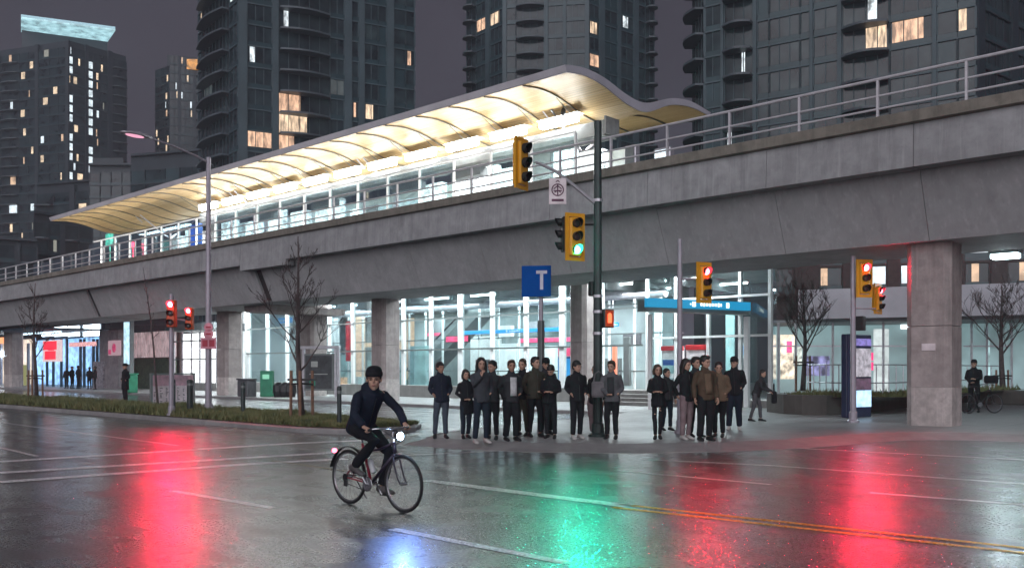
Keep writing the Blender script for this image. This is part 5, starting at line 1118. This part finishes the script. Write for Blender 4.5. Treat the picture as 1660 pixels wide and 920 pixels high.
for py,hw,hh,sh in ((530,.19,.16,'d'),(541,.21,.17,'d'),(556,.26,.19,'b')):
    q=loc(lp,D(338,dl-.16,py)); X=Matrix.Translation(q)@Matrix.Rotation(YAW,4,'Z')
    m=MB(); 
    if sh=='b': m.bbox((-hw,-.01,-hh),(hw,.01,hh),.005,X); m.mat(1); m.box((-hw*.8,-.016,-hh*.6),(-hw*.1,-.011,hh*.6),X); m.box((hw*.1,-.016,-hh*.6),(hw*.8,-.011,hh*.6),X)
    else: m.lathe([(hw*.8,-.01),(hw*.8,.01)],n=18,M=X@Matrix.Rotation(PI/2,4,'X')); m.mat(1); m.box((-hw*.45,-.016,-.03),(hw*.45,-.011,.03),X)
    m.build('sign_plate',[plain('sign_pinkish',(.75,.30,.38),.5),plain('sign_dark_red',(.45,.03,.06),.5)],lp)
# ------------------------------------------------------------------ blue T sign
ts,tg=pole(877,700,3.9,.05,.05,M['polegrey'],'t_sign','blue square sign with a white letter T on a grey post behind the crowd','sign'); dt=F*(CH-.12)/(700-HY)
q=loc(ts,D(869.5,dt-.1,455.5)); X=Matrix.Translation(q)@Matrix.Rotation(YAW-.15,4,'Z'); w,h=.345,.36
m=MB(); m.bbox((-w,-.03,-h),(w,.03,h),.01,X); m.build('sign_board',plain('t_sign_blue',(.004,.075,.34),.85,0,.1,3,0,40,.1),ts)
m=MB(); m.box((-.02+.02,-.038,.17),(.255,-.032,.245),X); m.box((.09,-.038,-.2),(.165,-.032,.169),X); m.build('letter',plain('t_letter_white',(.62,.62,.72),.5),ts)
m=MB(); m.bbox((-.065,-.065,0),(.065,.065,2.62),.01); m.build('post_sleeve',M['transom'],ts)
# ------------------------------------------------------------------ bollards, board, cabinets
def bollard(px,base,h,r,label,group='dark bollards along the verge',mat=None):
    g=G(px,base,.11); o=empty('bollard',tuple(g),0,label,'bollard'); m=MB(); m.lathe([(r,0),(r,h-.04),(r*.7,h)],n=14); m.build('post',mat or M['darkpole'],o); m=MB(); m.lathe([(r*1.02,h-.2),(r*1.02,h-.12)],n=14); m.build('band',M['transom'],o); o['group']=group
bollard(394,672,1.08,.075,'black bollard on the verge between lamp pole and bare tree'); bollard(308,671,1.15,.10,'thick black bollard in front of the right end of the white board'); bollard(281,670,1.15,.07,'thinner black bollard in front of the middle of the white board')
bollard(550,690,1.05,.06,'dark green bollard at the end of the verge behind the cyclist')
b0=G(245,662,.11); b1=G(314,658,.11); bd=(b1-b0).normalized(); wb=(b1-b0).length; nb=empty('notice_board',tuple(b0),math.atan2(bd.y,bd.x),'framed white notice board with a pinkish top standing on the verge','notice board')
for x in (0,wb):
    m=MB(); m.box((x-.04,-.04,0),(x+.04,.04,1.28)); m.build('post',M['transom'],nb)
m=MB(); m.box((-.05,-.045,1.281),(wb+.05,.045,1.34)); m.build('top_rail',M['transom'],nb)
m=MB(); m.box((.041,-.02,.12),(wb-.041,.02,1.27)); m.mat(1); m.box((.06,-.026,.85),(wb-.06,-.021,1.26)); m.mat(2); random.seed(4)
for i in range(7):
    for j in range(12):
        if random.random()<.8: x=.12+(wb-.3)*i/6.5; z=.2+.05*j; m.box((x,-.026,z),(x+random.uniform(.04,.16),-.022,z+.025))
m.build('panel',[plain('board_white',(.85,.72,.78),.5,0,.15,4),plain('board_pink',(.70,.42,.52),.5,0,.3,4),plain('board_text',(.12,.08,.10),.6)],nb)
m=MB(); g=G(401,642,.12); m.bbox((g.x-.55,g.y-.3,.12),(g.x+.45,g.y+.3,1.0),.04); m.bbox((g.x-.6,g.y-.34,1.005),(g.x+.5,g.y+.34,1.1),.03); tag(m.build('utility_cabinet',M['bin']),'squat grey utility cabinet beside the wide left pier','cabinet')
g=G(433,642,.12); r=empty('recycling_bin',tuple(g),YAW,'green recycling bin with pale panel near the bare tree','bin')
m=MB(); m.bbox((-.32,-.25,0),(.32,.25,1.4),.03); m.build('body',M['green_box'],r); m=MB(); m.box((-.18,-.262,.95),(.18,-.252,1.2)); m.build('label_panel',emis('bin_label',(.3,.9,.6),.5),r)
for i,px in enumerate((452,462,471)):
    g=G(px,643-.0,.12); m=MB(); m.lathe([(.25,0),(.32,.3),(.30,.62),(.12,.78),(.06,.8)],tuple(g),10); tag(m.build('rubbish_bag',M['black']),('leftmost','middle','rightmost')[i]+' of the three dark rubbish bags piled beside the green bin','bag')
g=G(519,643,.12); r=empty('transit_shelter_panel',tuple(g),YAW*.55,'framed dark map panel in a grey shelter frame left of the cyclist','map panel')
m=MB(); m.bbox((-.95,-.07,.35),(.85,.07,2.3),.02); m.build('panel_case',M['transom'],r)
m=MB(); m.box((-.85,-.085,.45),(.75,-.072,2.2)); m.mat(1); m.box((-.6,-.092,1.2),(.5,-.087,1.24)); m.box((-.5,-.092,1.6),(-.1,-.087,1.9)); m.mat(2); m.box((-.6,-.092,.6),(-.25,-.087,.95)); m.build('map_face',[plain('map_dark',(.05,.055,.06),.3,0,.5,4),plain('map_line',(.4,.42,.4),.4),plain('map_green',(.02,.25,.15),.4)],r)
for x in (-1.0,.95,1.12):
    m=MB(); m.box((x-.06,-.06,0),(x+.06,.06,2.55)); m.build('post',M['galv'],r)
m=MB(); m.bbox((-1.2,-.1,2.56),(1.2,.1,2.72),.02); m.build('header',M['galv'],r)
# wheelie bin and utensils near shops
g=G(212,636,.12); m=MB(); m.bbox((g.x-.4,g.y-.3,.12),(g.x+.35,g.y+.3,1.25),.05); m.bbox((g.x-.44,g.y-.34,1.255),(g.x+.39,g.y+.34,1.35),.03); tag(m.build('wheelie_bin',M['green_box']),'green wheeled bin left of the dark green hedge panel','bin')
# ------------------------------------------------------------------ bare trees
def tree(px,base,h,label,seed,spread=.5,trunk=.06,lean=0,z=.11,stakes=0,fork=.3,levels=5,dens=3,cat='tree',gpt=None):
    rn=random.Random(seed); g=gpt or G(px,base,z); r=empty('bare_tree',tuple(g),YAW,label,cat,'young bare street trees'); tm=MB(); cm=MB(); cm.smooth=True; tm.smooth=True
    path=[]; n=9
    for i in range(n+1): q=i/n; path.append(Vector((lean*q+.05*math.sin(q*5+seed),.04*math.cos(q*4),h*.93*q)))
    tm.tube(path,[trunk*(1-.85*(i/n)) for i in range(n+1)],8); tm.build('trunk',M['bark'],r)
    def br(p,d,L,rad,lv):
        k=4; pts=[p]; dd=d.copy()
        for i in range(k): dd=(dd+Vector((rn.uniform(-.14,.14),rn.uniform(-.14,.14),.07))).normalized(); pts.append(pts[-1]+dd*L/k)
        cm.tube(pts,[max(rad*(1-.16*i),.0065) for i in range(k+1)],5 if lv<2 else 3)
        if lv<levels and L>.12:
            for j in range(dens+(lv==0)):
                i=rn.randint(1,k); base_=pts[i]; e=(dd+Vector((rn.uniform(-.9,.9),rn.uniform(-.9,.9),rn.uniform(-.2,.6)))).normalized(); br(base_,e,L*rn.uniform(.45,.68),rad*.5,lv+1)
    m_=int(11+h)
    for i in range(m_):
        q=fork+(.93-fork)*i/m_; p=path[0].lerp(path[-1],q); idx=q*n; a=int(idx); p=path[a].lerp(path[min(a+1,n)],idx-a)
        an=i*2.4+rn.random(); up=rn.uniform(.7,1.4); d=Vector((math.cos(an),math.sin(an),up)).normalized(); br(p,d,h*spread*(1.12-q)*rn.uniform(.6,1),trunk*.42*(1.1-q),1 if h>3 else 2)
    cm.build('crown',M['bark'],r,fix=False)
    for s_ in range(stakes):
        st_=empty('tree_stake',(0,0,0)); 
        bpy.data.objects.remove(st_)
        x=(-.32,.30,.02)[s_]; y=(0,.1,-.28)[s_]; m=MB(); m.cyl((x,y,0),(x*.95,y,1.45),.045,8); m.build('stake',M['woodstake'],r)
    if stakes: m=MB(); m.box((-.42,.02,1.15),(.42,.06,1.22)); m.tube([(-.35,0,1.05),(0,-.1,1.08),(.33,0,1.05)],.03,6); m.build('tie_bar',M['black'],r)
tree(489,681,5.75,'bare young tree with stakes in front of the grey pier, nearest tree on the verge',3,.30,.10,-.15,stakes=3,fork=.26,levels=4)
tree(57,650,5.9,'bare young tree with stakes at the far left of the verge',8,.30,.10,0,stakes=3,fork=.36,levels=4)
tree(258,664,5.6,'thin leaning bare sapling behind the white notice board',5,.10,.05,-.55,stakes=0,fork=.5,levels=2)
d5=36.5; p5=D(1303,d5); p5.z=.7
tree(1303,0,4.7,'broad bare tree in the planter left of the information kiosk',12,.55,.12,0,gpt=p5,stakes=2,fork=.34,levels=4,dens=4)
d6=40.0; p6=D(1626,d6); p6.z=.12
tree(1626,0,5.6,'wide bare tree beyond the near pier at the right edge',21,.50,.15,-.1,gpt=p6,stakes=2,fork=.40,levels=4,dens=4)
d7=58; p7=D(1285,d7); p7.z=.12
tree(1285,0,9.5,'tall dark bare tree behind the glass corner of the station',31,.34,.12,0,gpt=p7,stakes=0,fork=.3,levels=4)
# stacked benches / blocks by the right tree
g=D(1640,37); m=MB(); m.bbox((g.x-1.6,g.y-.3,.12),(g.x+1.8,g.y+.3,.72),.05); tag(m.build('stone_bench',M['planter']),'long low dark stone seat at the right edge behind the bicycle','bench')
# ------------------------------------------------------------------ camera, sky, lights
cam=bpy.data.cameras.new('camera'); co_=bpy.data.objects.new('camera',cam); COL.objects.link(co_)
co_.location=(0,0,CH); co_.rotation_euler=(PI/2,0,YAW); cam.sensor_width=36; cam.lens=F/1660*36; cam.shift_y=138/1660; cam.clip_end=3000; cam.clip_start=.05
sc.camera=co_
w=bpy.data.worlds.new('World'); sc.world=w; w.use_nodes=True; nt=w.node_tree; bg=nt.nodes['Background']
sky=nt.nodes.new('ShaderNodeTexSky'); sky.sky_type='NISHITA'; sky.sun_disc=False; sky.sun_elevation=math.radians(1); sky.sun_rotation=math.radians(200)
tc=nt.nodes.new('ShaderNodeTexCoord'); sp=nt.nodes.new('ShaderNodeSeparateXYZ'); nt.links.new(tc.outputs['Generated'],sp.inputs[0])
rp=nt.nodes.new('ShaderNodeValToRGB'); nt.links.new(sp.outputs[2],rp.inputs[0])
e=rp.color_ramp.elements; e[0].position=0.0; e[0].color=(.058,.052,.070,1); e[1].position=.7; e[1].color=(.030,.026,.036,1)
em=e.new(.2); em.color=(.046,.041,.056,1)
cn_=nt.nodes.new('ShaderNodeTexNoise'); cn_.inputs['Scale'].default_value=2.2; cn_.inputs['Detail'].default_value=5; nt.links.new(tc.outputs['Generated'],cn_.inputs[0]); mr=nt.nodes.new('ShaderNodeMapRange'); mr.inputs[1].default_value=.3; mr.inputs[2].default_value=.7; mr.inputs[3].default_value=.70; mr.inputs[4].default_value=1.28; nt.links.new(cn_.outputs['Fac'],mr.inputs[0]); nt.links.new(mr.outputs[0],bg.inputs[1])
mx=nt.nodes.new('ShaderNodeMix'); mx.data_type='RGBA'; mx.blend_type='ADD'; mx.inputs[0].default_value=.0008
nt.links.new(rp.outputs[0],mx.inputs[6]); nt.links.new(sky.outputs[0],mx.inputs[7]); nt.links.new(mx.outputs[2],bg.inputs[0]); 
hz=MB(); hz.box((-420,-60,-1),(150,520,140)); ho=hz.build('haze',None); tag(ho,kind='stuff')
hm=bpy.data.materials.new('haze_air'); hm.use_nodes=True; hn=hm.node_tree; hn.nodes.remove(hn.nodes['Principled BSDF']); pv=hn.nodes.new('ShaderNodeVolumePrincipled'); pv.inputs['Color'].default_value=(.80,.86,.95,1); pv.inputs['Density'].default_value=.0011; pv.inputs['Anisotropy'].default_value=.3
hn.links.new(pv.outputs[0],hn.nodes['Material Output'].inputs['Volume']); ho.data.materials.clear(); ho.data.materials.append(hm)
def lamp(name,typ,loc,energy,col=(1,1,1),**k):
    l=bpy.data.lights.new(name,typ); l.energy=energy; l.color=col
    rot=k.pop('rot',None)
    for a,v in k.items(): setattr(l,a,v)
    o=bpy.data.objects.new(name,l); COL.objects.link(o); o.location=loc
    if rot: o.rotation_euler=rot
    return o
sun=lamp('city_glow_sun','SUN',(0,0,50),1.55,(.96,.94,1),angle=math.radians(70))
sun.rotation_euler=Vector((-.45,.80,-.34)).to_track_quat('-Z','Y').to_euler()
for x,y,p in [(-21,35.5,1.0),(-29,35.5,1.0),(-37,35.5,1.0),(-46,35.5,1.1)]:
    lamp('concourse_light','AREA',(x,y,5.15),850*p,(.86,.97,1),shape='RECTANGLE',size=6.5,size_y=4.5)
lamp('retail_light','AREA',(-57,35,4.3),330,(.9,.96,1),shape='RECTANGLE',size=6,size_y=4)
lamp('shop_light','AREA',(-73,35,4.2),260,(.62,.80,1),shape='RECTANGLE',size=14,size_y=4)
lamp('added_facade_fill','AREA',(-27,30.5,6.1),1300,(.85,.97,1),shape='RECTANGLE',size=20,size_y=.8)  # area fill added to brighten the facade fins and pavement, no fixture there
lamp('added_facade_fill','AREA',(-48,30.5,6.1),1300,(.85,.97,1),shape='RECTANGLE',size=16,size_y=.8)
for x in (-24,-34,-44,-54,-61): lamp('added_soffit_fill','AREA',(x,24.3,8.3),120,(1,.97,.90),shape='RECTANGLE',size=8,size_y=.5,rot=(PI,0,0))  # fill lights added to brighten the timber underside from below
for x in (-24,-32,-40,-48,-57):
    lamp('platform_light','AREA',(x,28.2,10.9),330,(.97,1,1),shape='RECTANGLE',size=7,size_y=.6)
for n_,lp,col,p,*dv in SIGNAL_LIGHTS:
    if dv:
        o=lamp(n_,'SPOT',lp,p,col,shadow_soft_size=.09 if 'signal' in n_ else .045,spot_size=math.radians(104),spot_blend=.85); o.rotation_euler=Vector(dv[0]).to_track_quat('-Z','Y').to_euler()
    else: lamp(n_,'POINT',lp,p,col,shadow_soft_size=.1)
vs=sc.view_settings; vs.view_transform='Standard'; vs.look='None'; vs.exposure=.55; vs.gamma=1; vs.use_curve_mapping=False
sc.render.engine='CYCLES'; cy=sc.cycles; cy.use_denoising=True; cy.max_bounces=8; cy.transparent_max_bounces=16; cy.sample_clamp_indirect=6; cy.sample_clamp_direct=0
cy.volume_bounces=0; cy.caustics_reflective=False; cy.caustics_refractive=False
